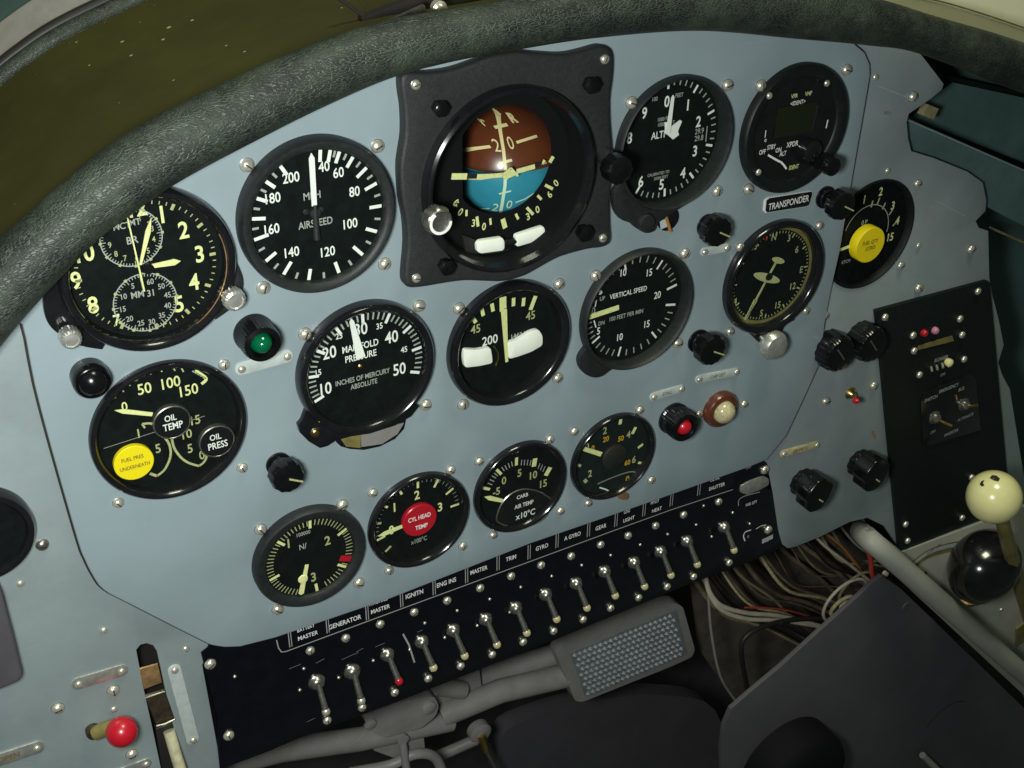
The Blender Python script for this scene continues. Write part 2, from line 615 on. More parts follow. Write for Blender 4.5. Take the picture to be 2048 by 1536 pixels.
class Thing:
    def __init__(s, name, label, cat, pos, group=None):
        s.o = bpy.data.objects.new(name, None)
        s.o.empty_display_size = 0.01
        COL.objects.link(s.o)
        s.p = Vector(pos)
        s.o.matrix_world = RW @ Matrix.Translation(s.p)
        tag(s.o, label, cat, group)

    def part(s, name, mb, label=None, parent=None):
        o = bpy.data.objects.new(name, mb.build(name, s.p))
        COL.objects.link(o)
        o.parent = parent or s.o
        if label:
            o['label'] = label
        return o

    def inst(s, name, me, pos, rot=0.0, parent=None):
        o = bpy.data.objects.new(name, me)
        COL.objects.link(o)
        o.parent = parent or s.o
        o.location = Vector(pos) - s.p
        o.rotation_euler = (0, 0, rot)
        return o


def solo(name, label, cat, mb, pos=(0, 0, 0), group=None, kind=None):
    o = bpy.data.objects.new(name, mb.build(name, pos))
    COL.objects.link(o)
    o.matrix_world = RW @ Matrix.Translation(Vector(pos))
    return tag(o, label, cat, group, kind)


def copy_tree(o, delta, label=None):
    c = o.copy()
    COL.objects.link(c)
    c.matrix_world = RW @ Matrix.Translation(delta) @ RW.inverted() @ o.matrix_world
    if label:
        c['label'] = label
    for ch in o.children:
        d = ch.copy()
        COL.objects.link(d)
        d.parent = c
        for g in ch.children:
            e = g.copy()
            COL.objects.link(e)
            e.parent = d
    return c


def spline(pts, n=6, closed=False):
    P = [Vector(p) for p in pts]
    L = len(P)
    out = []
    rng = range(L if closed else L - 1)
    for i in rng:
        if closed:
            a, b, c, d = P[i - 1], P[i], P[(i + 1) % L], P[(i + 2) % L]
        else:
            a, b, c, d = P[max(i - 1, 0)], P[i], P[i + 1], P[min(i + 2, L - 1)]
        for k in range(n):
            t = k / n
            out.append(0.5 * ((2 * b) + (c - a) * t + (2 * a - 5 * b + 4 * c - d) * t * t + (3 * b - a - 3 * c + d) * t ** 3))
    if not closed:
        out.append(P[-1])
    return out


def pxs(pts, z):
    return [at(u, v, z) for u, v in pts]


def rounded(pts, r, n=5):
    """round the corners of a 2-D polygon"""
    out = []
    L = len(pts)
    for i in range(L):
        a, b, c = Vector(pts[i - 1][:2]), Vector(pts[i][:2]), Vector(pts[(i + 1) % L][:2])
        d1, d2 = (a - b), (c - b)
        rr = min(r, d1.length * .45, d2.length * .45)
        p, q = b + d1.normalized() * rr, b + d2.normalized() * rr
        for k in range(n + 1):
            t = k / n
            out.append((1 - t) ** 2 * p + 2 * t * (1 - t) * b + t * t * q)
    return out


def circle(c, r, n=64):
    return [(c[0] + r * cos(2 * pi * k / n), c[1] + r * sin(2 * pi * k / n)) for k in range(n)]


# ------------------------------------------------------------------ screws
def screw_mesh(r=0.0030, h=0.0022, slot=True, m='chrome', washer=True):
    b = MB()
    if washer:
        b.lathe((0, 0, 0), [(r * 1.06, 0), (r * 1.06, .0003), (r, .0004)], M['steel'], 20)
    prof = [(r, 0.0004)] + [(r * cos(a * pi / 12), 0.0006 + h * sin(a * pi / 12)) for a in range(1, 6)] + [(0, .0006 + h)]
    b.lathe((0, 0, 0), prof, M[m], 20)
    if slot:
        b.box((0, 0, .0006 + h * .80), r * 1.12, r * .20, h * .42, M['slot'])
    return b.build('screw')


SCREW = screw_mesh(0.0036, 0.0027)
SCREW_S = screw_mesh(0.0030, 0.0023)
RIVET = screw_mesh(0.0022, 0.0014, slot=False, m='chrome', washer=False)
SCREW_D = screw_mesh(0.0031, 0.0022)


def screws(T, pts, z=0.0, me=None, name='mounting_screw'):
    for u, v in pts:
        T.inst(name, me or SCREW, at(u, v, z + .001).xy.to_3d() + Vector((0, 0, z)), random.uniform(0, pi))


# ================================================================== SETTING
# footwell behind and below the panel
b = MB()
b.box((0.2, -0.55, -0.46), 2.6, 1.6, 0.01, M['dark'])
solo('footwell_bulkhead', None, None, b, (0.2, -0.35, -0.46), kind='structure')
b = MB()
b.box((0.2, -1.25, -0.1), 2.6, 0.01, 0.9, M['dark'])
solo('cockpit_floor', None, None, b, (0.2, -1.25, -0.1), kind='structure')

# ---- coaming: arc of the padded roll -------------------------------------------------
UP = [(-260, 800), (-90, 570), (93, 400), (195, 312), (293, 246), (440, 171), (586, 105), (732, 56), (870, 24), (1000, 2), (1180, -30), (1400, -44), (1600, -30), (1768, 0), (1870, 31), (2048, 87), (2240, 160), (2560, 310)]
LO = [(-160, 900), (-10, 690), (155, 510), (250, 432), (345, 367), (500, 284), (640, 214), (790, 148), (900, 122), (1010, 103), (1190, 75), (1400, 61), (1600, 76), (1720, 88), (1830, 106), (1990, 165), (2180, 240), (2500, 400)]
ZR = 0.014
ctr = []
rad = []
for a, c in zip(UP, LO):
    A, B = at(*a, ZR), at(*c, ZR)
    ctr.append((A + B) / 2)
    rad.append((A - B).length / 2 * 0.965)
cc = spline([Vector((p.x, p.y, r)) for p, r in zip(ctr, rad)], 10)
path = [Vector((p.x, p.y, ZR)) for p in cc]
rads = [p.z for p in cc]
T = Thing('padded_coaming', 'worn black leather padded roll curving over the top of the instrument panel', 'coaming', path[60])
b = MB()
b.tube(path, 0, M['leather'], 40, rs=rads)
T.part('leather_roll', b)
# piping seam along the far edge of the roll
b = MB()
b.tube([p + Vector((0, 0, -r * .95)) + Vector((0, r * .55, 0)) for p, r in zip(path, rads)], .0012, M['wire_ol'], 8)
T.part('seam_piping', b)

# deck of the coaming going forward from the roll
b = MB()
vs = []
fs = []
N = len(path)
nz = 14
for i, (p, r) in enumerate(zip(path, rads)):
    for k in range(nz):
        vs.append(Vector((p.x, p.y + r * .35 - .004 * sin(k / 4), -0.006 - 0.180 * k / (nz - 1))))
for i in range(N - 1):
    for k in range(nz - 1):
        a = i * nz + k
        fs.append((a, a + 1, a + nz + 1, a + nz))
b.raw(vs, fs, M['deck'])
T.part('coaming_top', b)
# screen frame along the front edge of the deck
T = Thing('windscreen_frame', 'black rubber sealed windscreen frame beyond the olive coaming top', 'window frame', path[30] + Vector((0, 0, -.14)))
b = MB()
rub = [Vector((p.x, p.y + r * .35 + .002, -0.189)) for p, r in zip(path, rads)]
b.tube(rub, .0055, M['leather'], 14)
b.tube([q + Vector((0, .004, -.009)) for q in rub], .004, M['wire_dk'], 10)
T.part('rubber_seal', b)
b = MB()
vs = []
for q in rub:
    vs += [q + Vector((0, .004, -.012)), q + Vector((0, .016, -.034)), q + Vector((0, .017, -.036))]
fs = []
for i in range(len(rub) - 1):
    for k in range(2):
        fs.append((i * 3 + k, i * 3 + k + 1, i * 3 + k + 4, i * 3 + k + 3))
b.raw(vs, fs, M['pedal'])
T.part('frame_skirt', b)
b = MB()
vs = []
for q in rub:
    vs += [q + Vector((0, .012, -.040)), q + Vector((0, .020, -.40))]
b.raw(vs, [(i * 2, i * 2 + 1, i * 2 + 3, i * 2 + 2) for i in range(len(rub) - 1)], M['teal'])
T.part('outer_skin', b)

# cable and bracket lying on the deck near the top edge
b = MB()
q = [at(672, -6, -.03), at(700, 12, -.03), at(725, 30, -.03), at(752, 40, -.03), at(790, 26, -.03), at(860, 8, -.03), at(930, -14, -.03)]
b.tube(spline(q, 6), .0011, M['wire_dk'], 8)
b.box(at(812, 33, -.012), .022, .004, .003, M['steel'], rot=.28)
b.lathe(at(874, 14, -.014), [(.004, 0), (.004, .004), (.0025, .005), (.0025, .008), (0, .008)], M['chrome'], 18)
b.box(at(850, 8, -.03), .075, .012, .006, M['wire_dk'], rot=.22)
solo('compass_bracket', 'small black bracket with a steel pin on the coaming behind the leather roll', 'bracket', b, at(850, 8, -.03))

# cream canopy rail at top right
b = MB()
zc = -.045
pts = pxs([(1640, -30), (1700, -4), (1790, 14), (1870, 34), (1960, 63), (2060, 99), (2240, 170), (2600, 330), (2700, -120), (1660, -120)], zc)
b.plate(rounded(pts, .004), zc - .02, zc, M['creamp'], bevel=.0035, segs=3)
cl = pxs([(1820, -12), (1900, 8), (1975, 31), (2060, 60), (2200, 110)], zc + .0006)
b.strip(spline(cl, 4), .0011, M['wire_ol'])
solo('canopy_rail', 'cream painted canopy rail beyond the roll in the top right corner', 'canopy rail', b, at(1950, 30, zc))

# fuselage side wall on the right
b = MB()
z1 = -.075
pts = pxs([(1700, 60), (2750, 200), (2750, 1500), (1900, 1200)], z1)
b.plate(pts, z1 - .004, z1, M['teal'])
solo('fuselage_wall', 'dark teal painted fuselage side wall right of the panel', 'wall', b, at(2000, 500, z1))
T = Thing('side_beam', 'dark teal stringer running down to the right beside the upper panel edge', 'beam', at(1900, 280, -.03))
b = MB()
z1 = -.010


def prism(b, px0, z0, px1, z1_, m):
    A = pxs(px0, z0)
    B = pxs(px1, z1_)
    n = len(A)
    b.raw(A + B, [tuple(range(n)), tuple(range(n, 2 * n))[::-1]] + [(k, (k + 1) % n, n + (k + 1) % n, n + k) for k in range(n)], m, False)


prism(b, [(1812, 236), (2700, 630), (2700, 790), (1812, 330)], -.010, [(1790, 222), (2680, 620), (2680, 770), (1790, 310)], -.05, M['teal2'])
prism(b, [(1850, 205), (1905, 165), (2300, 250), (2300, 425), (1822, 236)], -.034, [(1830, 190), (1890, 150), (2290, 240), (2290, 415), (1802, 220)], -.06, M['teal'])
T.part('stringer_flange', b)
b = MB()
b.tube([at(1816, 240, -.009), at(2060, 346, -.009), at(2200, 408, -.009)], .0006, M['paint2'], 6)  # thin line in paler paint along the stringer edge
T.part('pale_edge', b, 'paler edge of the stringer')
b = MB()
b.box(at(1856, 222, -.02), .012, .008, .006, M['wire_ol'], rot=-.4)
b.tube([at(1980, 455, -.02), at(2060, 490, -.02)], .001, M['wire_ol'], 6)
T.part('clip', b)

# ================================================================== INSTRUMENT PANEL
G = {}  # gauge geometry


def gauge_geo(key, bbox, h):
    G[key] = circ(*bbox, h)


gauge_geo('clk', (118, 470, 372, 705), .005)
gauge_geo('air', (477, 790, 275, 585), .006)
gauge_geo('alt', (1232, 1467, 155, 417), .004)
gauge_geo('xp', (1484, 1696, 128, 385), .004)
gauge_geo('eng', (176, 498, 725.5, 997), .003)
gauge_geo('mp', (592, 872, 609, 863), .005)
gauge_geo('turn', (897, 1141, 563.5, 810.5), .004)
gauge_geo('vsi', (1163, 1385, 501, 738), .004)
gauge_geo('adf', (1447, 1647, 443, 664), .003)
gauge_geo('rpm', (514, 722.5, 1009, 1217.6), .004)
gauge_geo('cht', (743.7, 933.5, 942, 1141), .003)
gauge_geo('carb', (955, 1128, 879.5, 1070), .003)
gauge_geo('prs', (1148.7, 1305.6, 824, 1004.6), .003)
gauge_geo('ah', (850, 1190, 172, 546), .012)
gauge_geo('prf', (1648, 1836, 365, 573), -.002)
GAPC = circle(at(745, 872, 0), .0135, 32)
ALTC = circle(at(1335, 437, 0), .0088, 28)

T = Thing('instrument_panel', 'blue-grey painted metal instrument panel carrying all the gauges', 'instrument panel', (0, 0, 0))
PANEL = T
b = MB()
main = [(20, 660), (45, 650), (70, 770), (104, 900), (156, 1082), (170, 1120), (186, 1152), (208, 1181), (260, 1209), (400, 1280), (425, 1291), (450, 1295), (480, 1294), (551, 1276), (780, 1198), (1060, 1088), (1289, 1009), (1500, 934), (1534, 920), (1573, 872), (1602, 811), (1641, 725), (1651, 640), (1664, 574), (1680, 504), (1708, 340), (1730, 215), (1741, 150), (1740, 128), (1730, 105), (1712, 90),
        (1690, 60), (1600, 40), (1400, 20), (1200, 35), (1000, 55), (790, 105), (640, 165), (500, 235), (345, 320), (250, 380), (155, 455), (60, 560)]
mp_ = pxs(main, 0)
gh = [circle(G[k][0], G[k][1] * .965, 48) for k in ('clk', 'air', 'alt', 'xp', 'eng', 'turn', 'vsi', 'adf', 'rpm', 'cht', 'carb', 'prs')]
gh.append(circle(G['mp'][0], G['mp'][1] * .82, 48))
gh.append(circle(G['ah'][0], G['ah'][1] * .965, 48))
b.plate([p.xy for p in spline(mp_[:12], 3)[:-1] + mp_[11:]], -.0022, 0, M['paint'], holes=gh, bevel=.0009, segs=3)
T.part('main_plate', b)
b = MB()
gp = [p.xy for p in spline(mp_[:12], 3)[:-1] + mp_[11:]]
cg = Vector((.08, -.07))
gp = [cg + (p - cg) * (1 + .0011 / (p - cg).length) for p in gp]
b.plate(gp, -.0034, -.0023, M['slot'], holes=[circle((h_[0][0] - (h_[0][0] - sum(q[0] for q in h_) / len(h_)), sum(q[1] for q in h_) / len(h_)), max(q[0] for q in h_) - sum(q[0] for q in h_) / len(h_), 32) for h_ in gh])  # dark sheet added under the plate rim to draw its shaded seam
T.part('seam_shade', b)

b = MB()
zb = -.0036
back = [(-300, 720), (-320, 1750), (470, 1750), (443, 1536), (405, 1330), (440, 1240), (800, 1130), (1200, 990), (1480, 900), (1534, 925), (1545, 985), (1558, 1068), (1564, 1088), (1575, 1097), (1590, 1094), (1640, 1074), (1700, 1044), (1735, 1036), (1768, 1052), (1800, 1098),
        (2056, 1010), (2048, 950), (2020, 778), (2004, 748), (1997, 725), (2008, 690), (1998, 640), (1985, 590), (1979, 555), (1977, 462), (1958, 456), (1952, 442), (1972, 422), (1973, 400), (1966, 365), (1935, 343), (1868, 316), (1823, 302), (1817, 278), (1814, 245), (1818, 228), (1862, 198), (1884, 180), (1888, 168), (1872, 147), (1845, 112), (1800, 70), (1740, 30), (1400, 10), (1000, 40), (600, 150), (200, 370), (0, 520)]
bk = pxs(back, zb)
hs = [circle(c, r * .97, 32) for c, r in (G[k] for k in ('clk', 'air', 'alt', 'xp', 'eng', 'turn', 'vsi', 'adf', 'rpm', 'cht', 'carb', 'prs', 'mp'))]
hs.append(circle(G['ah'][0], G['ah'][1] * .985, 32))
hs.append(circle(G['prf'][0], G['prf'][1] * .98, 48))
slot_px = [(273, 1300), (281, 1290), (293, 1287), (306, 1291), (314, 1303), (335, 1400), (352, 1475), (372, 1560), (327, 1560), (306, 1460), (286, 1370)]
hs.append([p.xy for p in pxs(slot_px, zb)])
b.plate([p.xy for p in bk], zb - .002, zb, M['paint2'], holes=hs, bevel=.0005)
T.part('rear_plate', b)
screws(T, [(1827, 194), (1943, 499), (1838, 577), (1652, 803), (1748, 772), (1650, 632), (116, 1418), (227, 1382), (264, 1510)], zb, SCREW, 'panel_screw')
screws(T, [(41, 1168), (208, 1262), (372, 1299), (1752, 155), (1776, 342), (1838, 492), (228, 1420)], zb, RIVET, 'rivet')
# engraved scratches and chips
b = MB()
for u, v, du, dv, wd in [(1757, 172, 60, 24, .0003), (1870, 400, 60, 32, .0003), (1768, 225, 14, 2, .0022), (1744, 862, 7, 14, .0018)]:
    m_ = M['clear'] if wd < .002 else M['tag']
    if u == 1744:
        m_ = M['wire_or']
    b.strip([at(u, v, zb + .0002), at(u + du, v + dv, zb + .0002)], wd, m_)
T.part('paint_chips', b)

# ---- side console (lower right) -----------------------------------------------------
b = MB()
zc = .0015
con = [(1740, 1052), (1805, 1104), (1902, 1068), (2040, 1016), (2300, 940), (2400, 1700), (2200, 1640), (2048, 1390), (1867, 1222), (1773, 1135)]
b.plate([p.xy for p in pxs(con, zc)], zc - .004, zc, M['greycon'], bevel=.0004)
T = Thing('side_console', 'brownish grey painted side console below the black radio panel', 'console', at(1950, 1250, zc))
T.part('console_top', b)
b = MB()
pa = [at(1815, 1140, zc + .0003), at(1850, 1112, zc + .0003), at(1885, 1098, zc + .0003), at(1925, 1090, zc + .0003)]
b.strip(spline(pa, 6), .011, M['stick'])
b.strip(spline([p + Vector((0.000, .002, .0003)) for p in pa], 6), .0045, M['clear'])
b.text('CLOSED  OPEN', at(1868, 1098, zc + .0009), .0022, M['ink'], rot=.35)
T.part('quadrant_decal', b)
screws(T, [(1817, 1137)], zc, SCREW_S, 'console_screw')
screws(T, [(1942, 1248), (1880, 1185), (1850, 1172), (2003, 1220)], zc, RIVET, 'rivet')
b = MB()
b.box(at(2046, 1265, zc + .001), .02, .03, .002, M['stick'], rot=.3)
T.part('bracket_base', b)
b = MB()
b.lathe(at(1840, 1150, zc), [(.006, 0), (.006, .003), (.004, .004), (0, .004)], M['brass'], 18)
T.part('brass_stop', b)

# frame tube
b = MB()
A = at(1738, 1073, -.004)
tp = [at(1722, 1063, -.03), at(1738, 1078, .0), at(1800, 1132, .014), at(1960, 1272, .030), at(2150, 1440, .042), at(2400, 1670, .05)]
b.tube(spline(tp, 6), .0095, M['greycon'], 28)
solo('frame_tube', 'light grey painted structural tube running down to the right beside the console', 'tube', b, tp[2])

# charcoal cover below the tube
b = MB()
zc = .004
cov = [(1765, 1152), (1800, 1176), (1867, 1240), (2048, 1416), (2200, 1560), (2200, 1750), (1455, 1750), (1442, 1500), (1448, 1450), (1462, 1418), (1500, 1385), (1560, 1335), (1640, 1262), (1720, 1190), (1745, 1165)]
b.plate([p.xy for p in pxs(cov, zc)], zc - .004, zc, M['charcoal'], bevel=.001)
T = Thing('kneeboard_cover', 'smooth charcoal sheet cover below the grey frame tube', 'cover', at(1750, 1400, zc))
T.part('cover_sheet', b)
b = MB()
c, r = cpx(1890, 1455, 52, zc)
b.arc(c, zc + .0003, -62, 38, r * .97, r, M['wire_dk'])
b.lathe(at(1812, 1213, zc), [(.005, 0), (.0045, .0007), (0, .0009)], M['charcoal'], 24)
T.part('cover_fastener', b)
b = MB()
c, r = circ(1512, 1690, 1474, 1640, .03)
b.lathe(c, [(r, -.05), (r, 0), (r * .93, .006), (r * .7, .012), (0, .014)], M['grip'], 40)
solo('control_stick_grip', 'black rounded control stick top at the bottom edge over the charcoal cover', 'control stick', b, c)
b = MB()
b.tube([at(1845, 1510, .012), at(1880, 1545, .02), at(1920, 1590, .03)], .0035, M['pedal'], 12)
solo('grey_lever_tip', 'short grey lever tip at the bottom edge on the charcoal cover', 'lever', b, at(1850, 1515, .012))

# ================================================================== SWITCH PANEL
zs = -.0012
T = Thing('switch_panel', 'gloss black electrical switch panel with a row of toggles under the instrument panel', 'switch panel', at(980, 1230, zs))
SWP = T
b = MB()
sp = [(402, 1306), (415, 1296), (440, 1240), (800, 1150), (1200, 1010), (1480, 905), (1533, 926), (1545, 985), (1556, 1060), (1566, 1094), (1500, 1124), (1388, 1165), (1110, 1280), (800, 1402), (590, 1480), (540, 1502), (440, 1540), (436, 1500), (436, 1440)]
zsp = -.0026
b.plate([p.xy for p in pxs(sp, zsp)], zsp - .003, zsp, M['switchp'], bevel=.0004)
T.part('backing_plate', b)
zt = zsp + .0012
b = MB()
loe = [(565, 1305), (780, 1226), (1060, 1123), (1228, 1061), (1344, 1019), (1466, 979)]
upe = [(548, 1262), (772, 1180), (1052, 1070), (1220, 1012), (1336, 972), (1470, 925)]
poly = [p.xy for p in pxs(loe + upe[::-1], zt)]
b.plate(poly, zsp, zt, M['switchp'], bevel=.0002)
b.strip([at(553, 1280, zt + .0002), at(557, 1296, zt + .0002), at(563, 1304, zt + .0002), at(572, 1303, zt + .0002)] + pxs(loe[1:], zt + .0002), .0007, M['grey_ink'])
for (u, v) in [(578, 1280), (653, 1252), (732, 1226), (801, 1200), (866, 1176), (931, 1152), (994, 1127), (1056, 1105), (1112, 1082), (1175, 1060), (1230, 1040), (1286, 1019), (1341, 999), (1396, 978)]:
    b.rect(at(u, v, zt + .0003), .0006, .0125, M['grey_ink'])
    b.rect(at(u + 4.5, v - 1.6, zt + .0003), .0005, .0125, M['grey_ink'])
words = [(614, 1265, 'BATTERY', 'MASTER'), (690, 1243, 'GENERATOR', ''), (759, 1212, 'AVIONICS', 'MASTER'), (829, 1187, 'IGNITN', ''), (893, 1164, 'ENG INS', ''), (958, 1139, 'MASTER', ''), (1022, 1115, 'TRIM', ''), (1084, 1093, 'GYRO', ''), (1145, 1071, 'A GYRO', ''), (1202, 1053, 'GEAR', ''),
         (1256, 1032, 'LDG', 'LIGHT'), (1312, 1013, 'PITOT', 'HEAT'), (1432, 967, 'OIL DIL', 'SHUTTER')]
for u, v, t1, t2 in words:
    sc = .0035 if u < 900 else .0033
    if t2:
        b.text(t1, at(u - 2, v - 9, zt + .0003), sc * .8, M['white'], cond=.74)
        b.text(t2, at(u + 2, v + 6, zt + .0003), sc, M['white'], cond=.78)
    else:
        b.text(t1, at(u, v + 1, zt + .0003), sc * 1.12, M['white'], cond=.72)
b.text('OFF', at(1497, 935, zt + .0003), .0026, M['grey_ink'], cond=.8)
T.part('label_strip', b)
b = MB()
zq = zsp + .0003
for (u, v, t) in [(1499, 1005, 'FUEL QTY'), (1528, 1080, 'L + R')]:
    b.text(t, at(u + 4, v + 2, zq), .0026, M['white'], cond=.7)
b.strip(spline([at(1477, 1012, zq), at(1478, 1000, zq), at(1490, 992, zq), at(1520, 984, zq)], 5), .0007, M['grey_ink'])
b.strip(spline([at(1490, 1082, zq), at(1487, 1072, zq), at(1491, 1064, zq), at(1502, 1060, zq)], 5), .0010, M['white'])
b.strip(spline([at(1512, 1058, zq), at(1522, 1052, zq), at(1532, 1050, zq)], 5), .0007, M['white'])
b.text('R', at(1497, 1073, zq), .0030, M['grey_ink'])
b.rect(at(1535, 1078, zq), .011, .0045, M['clear'], rot=.1)
for (u, v, l) in [(590, 1333, .008), (640, 1322, .006), (700, 1312, .012), (760, 1290, .007), (840, 1262, .004), (622, 1440, .006), (720, 1300, .005)]:
    b.rect(at(u, v, zq), l, .0002, M['grey_ink'], rot=.15 + random.uniform(-.1, .1))
b.strip([at(806, 1268, zq), at(818, 1290, zq), at(829, 1325, zq)], .0012, M['grey_ink'])
T.part('engraved_marks', b)
# rounded tag at right end
b = MB()
pts = pxs([(1480, 985), (1482, 972), (1500, 962), (1528, 952), (1538, 958), (1538, 970), (1520, 980), (1495, 990)], zsp + .001)
b.plate(rounded(pts, .002), zsp, zsp + .001, M['tag'], bevel=.0003)
T.part('small_tag', b, 'small metal tag at the right end of the black panel')
screws(T, [(421, 1329), (458, 1472), (1530, 940), (1537, 1060)], zsp, SCREW, 'corner_screw')
screws(T, [(621, 1302), (692, 1277), (761, 1249), (829, 1225), (895, 1202), (961, 1177), (1023, 1153), (1083, 1131), (1143, 1113), (1202, 1090), (1257, 1072), (1312, 1052), (1368, 1030), (1438, 1004)], zsp, SCREW_S, 'upper_screw')
screws(T, [(655, 1442), (725, 1416), (790, 1386), (857, 1358), (922, 1333), (985, 1310), (1047, 1285), (1108, 1263), (1167, 1240), (1222, 1217), (1278, 1196), (1335, 1174), (1388, 1154), (1459, 1126)], zsp, SCREW_S, 'lower_screw')
PIN = screw_mesh(0.0011, 0.0009, slot=False, m='chrome', washer=False)
screws(T, [(600, 1381), (678, 1356), (747, 1322), (820, 1300), (890, 1276), (955, 1252), (1020, 1225), (850, 1247), (915, 1222), (980, 1199), (1042, 1175), (1104, 1153), (1164, 1131), (1222, 1111), (1281, 1090), (1336, 1069), (1393, 1050), (1408, 1012), (1466, 1026), (1500, 1048), (1424, 1074), (608, 1338), (470, 1354)], zsp, PIN, 'pin')

ordn = ['first', 'second', 'third', 'fourth', 'fifth', 'sixth', 'seventh', 'eighth', 'ninth', 'tenth', 'eleventh', 'twelfth', 'thirteenth', 'last']
swl = [((636, 1368), (653, 1427)), ((707, 1347), (730, 1395)), ((777, 1313), (799, 1365)), ((846, 1287), (868, 1338)), ((909, 1264), (933, 1315)), ((974, 1242), (997, 1288)), ((1034, 1219), (1060, 1264)),
       ((1094, 1192), (1122, 1238)), ((1155, 1170), (1182, 1215)), ((1212, 1146), (1240, 1193)), ((1271, 1128), (1296, 1173)), ((1324, 1106), (1353, 1151)), ((1377, 1085), (1405, 1126)), ((1451, 1057), (1476, 1100))]
for i, (bp_, tip) in enumerate(swl):
    base = at(*bp_, zsp + .003)
    base.z = zsp
    if i == 0:
        lab = 'first toggle switch from the left, large bright nut'
    elif i == 13:
        lab = 'last toggle switch, at the far right end beside the metal tag'
    elif i == 2:
        lab = 'third toggle switch from the left, with a red lever tip'
    else:
        lab = '%s toggle switch from the left in the long row' % ordn[i]
    ZT = zsp + .013
    tp_ = at(*tip, ZT)
    if i in (0, 2, 3):
        t = Thing('toggle_switch', lab, 'switch', base, 'toggle switches on the black switch panel')
        big = i == 0
        R_ = .0058 if big else .0050
        b = MB()
        b.lathe(base, [(R_, 0), (R_, .0012), (R_ * .86, .0020), (R_ * .8, .0034), (R_ * .62, .0048), (.0021, .0054), (0, .0054)], M['steel'], 26)
        t.part('bushing_nut', b)
        b = MB()
        s0 = base + Vector((0, 0, .004))
        d = tp_ - s0
        b.tube([s0, s0 + d * .55, s0 + d * .84], .0017, M['steel'], 14, rs=[.0018, .0021, .0022])
        lv = t.part('lever', b)
        b = MB()
        ax = d.normalized()
        b.lathe(s0 + d * .84, [(.0024, 0), (.0027, .0006), (.0029, .0022), (.0024, .0038), (.0013, .0046), (0, .0048)], M['red'] if i == 2 else M['clearyel'] if i == 3 else M['chrome'], 18, axis=ax)
        o = t.part('lever_tip', b, 'red lever tip' if i == 2 else None, parent=lv)
        if i == 0:
            first = t
        if i == 3:
            proto = t
            pbase = base.copy()
    elif i == 1:
        copy_tree(first.o, base - first.p, lab)
    else:
        copy_tree(proto.o, base - pbase, lab)

# ================================================================== GAUGE BUILDERS
def gauge(key, name, label, cat, h, zd, ri, bez='matte', dial='dial', sc=(), wall=None, glass=True, group=None, lip=.35, base_r=1.0, z0=0.0, me=None):
    c, r = G[key]
    c = Vector((c.x, c.y, 0))
    T = Thing(name, label, cat, c + Vector((0, 0, z0)), group)
    T.c, T.r, T.zd = c, r, zd
    b = MB()
    rim = r * ri
    b.lathe(c, [(r * base_r, z0 - .0005), (r * base_r, z0 + (h - z0) * .55), (r * .985, z0 + (h - z0) * .85), (r * .965, h), (r * (ri + (1 - ri) * lip), h), (rim * 1.01, h - .0012), (rim, h - .002), (rim * .985, zd), (rim * .985, zd - .004)], M[bez], 96)
    T.part('bezel', b)
    b = MB()
    b.lathe(c, [(rim * .99, zd), (0, zd)], M[dial], 72)
    T.part('dial', b)
    if glass:
        b = MB()
        b.lathe(c, [(rim * 1.005, h - .0022), (0, h - .0022)], M['glass'], 72)
        T.part('glass', b)
    if sc:
        screws(T, sc, z0, me)
    return T


def D(T, u, v, dz=.0003):
    return at(u, v, T.zd + dz)


def tx(b, T, items, m, h, cond=.8, bold=.012, dz=.0003, rot=0):
    for s_, u, v in items:
        b.text(s_, D(T, u, v, dz), h, m, cond, bold, rot)


def dcen(T):
    return T.c


def pointer(T, tail, tip, w0, w1, m, dz=.0016, hub=0.0, hubm=None, name='pointer', tiplen=.12, thick=.0005):
    """tapered pointer between two pixels on the dial"""
    A, B = D(T, *tail, dz), D(T, *tip, dz)
    d = (B - A)
    L = d.length
    t = d.normalized()
    n = Vector((-t.y, t.x, 0))
    pts = [A - n * w0 / 2, A + n * w0 / 2, A + t * L * (1 - tiplen) + n * w1 / 2, B, A + t * L * (1 - tiplen) - n * w1 / 2]
    b = MB()
    b.plate([p.xy for p in pts[::-1]], A.z - thick, A.z, M[m])
    if hub:
        b.lathe(Vector((T.c.x, T.c.y, T.zd + .0002)), [(hub, 0), (hub, dz), (0, dz + .0004)], M[hubm or 'matte'], 28)
    T.part(name, b)


def lugpoly(T, px, z, smooth=True, k=.965):
    """outline of a lug that grows out of the round case: pixels outside, an arc of the case inside"""
    P = pxs(px, z)
    a = [atan2(p.y - T.c.y, p.x - T.c.x) for p in (P[0], P[-1])]
    d = (a[0] - a[1] + pi) % (2 * pi) - pi
    arc = [Vector((T.c.x + T.r * k * cos(a[1] + d * i / 10), T.c.y + T.r * k * sin(a[1] + d * i / 10), z)) for i in range(11)]
    if smooth:
        P = spline(P, 4)
    return [p.xy for p in P + arc]


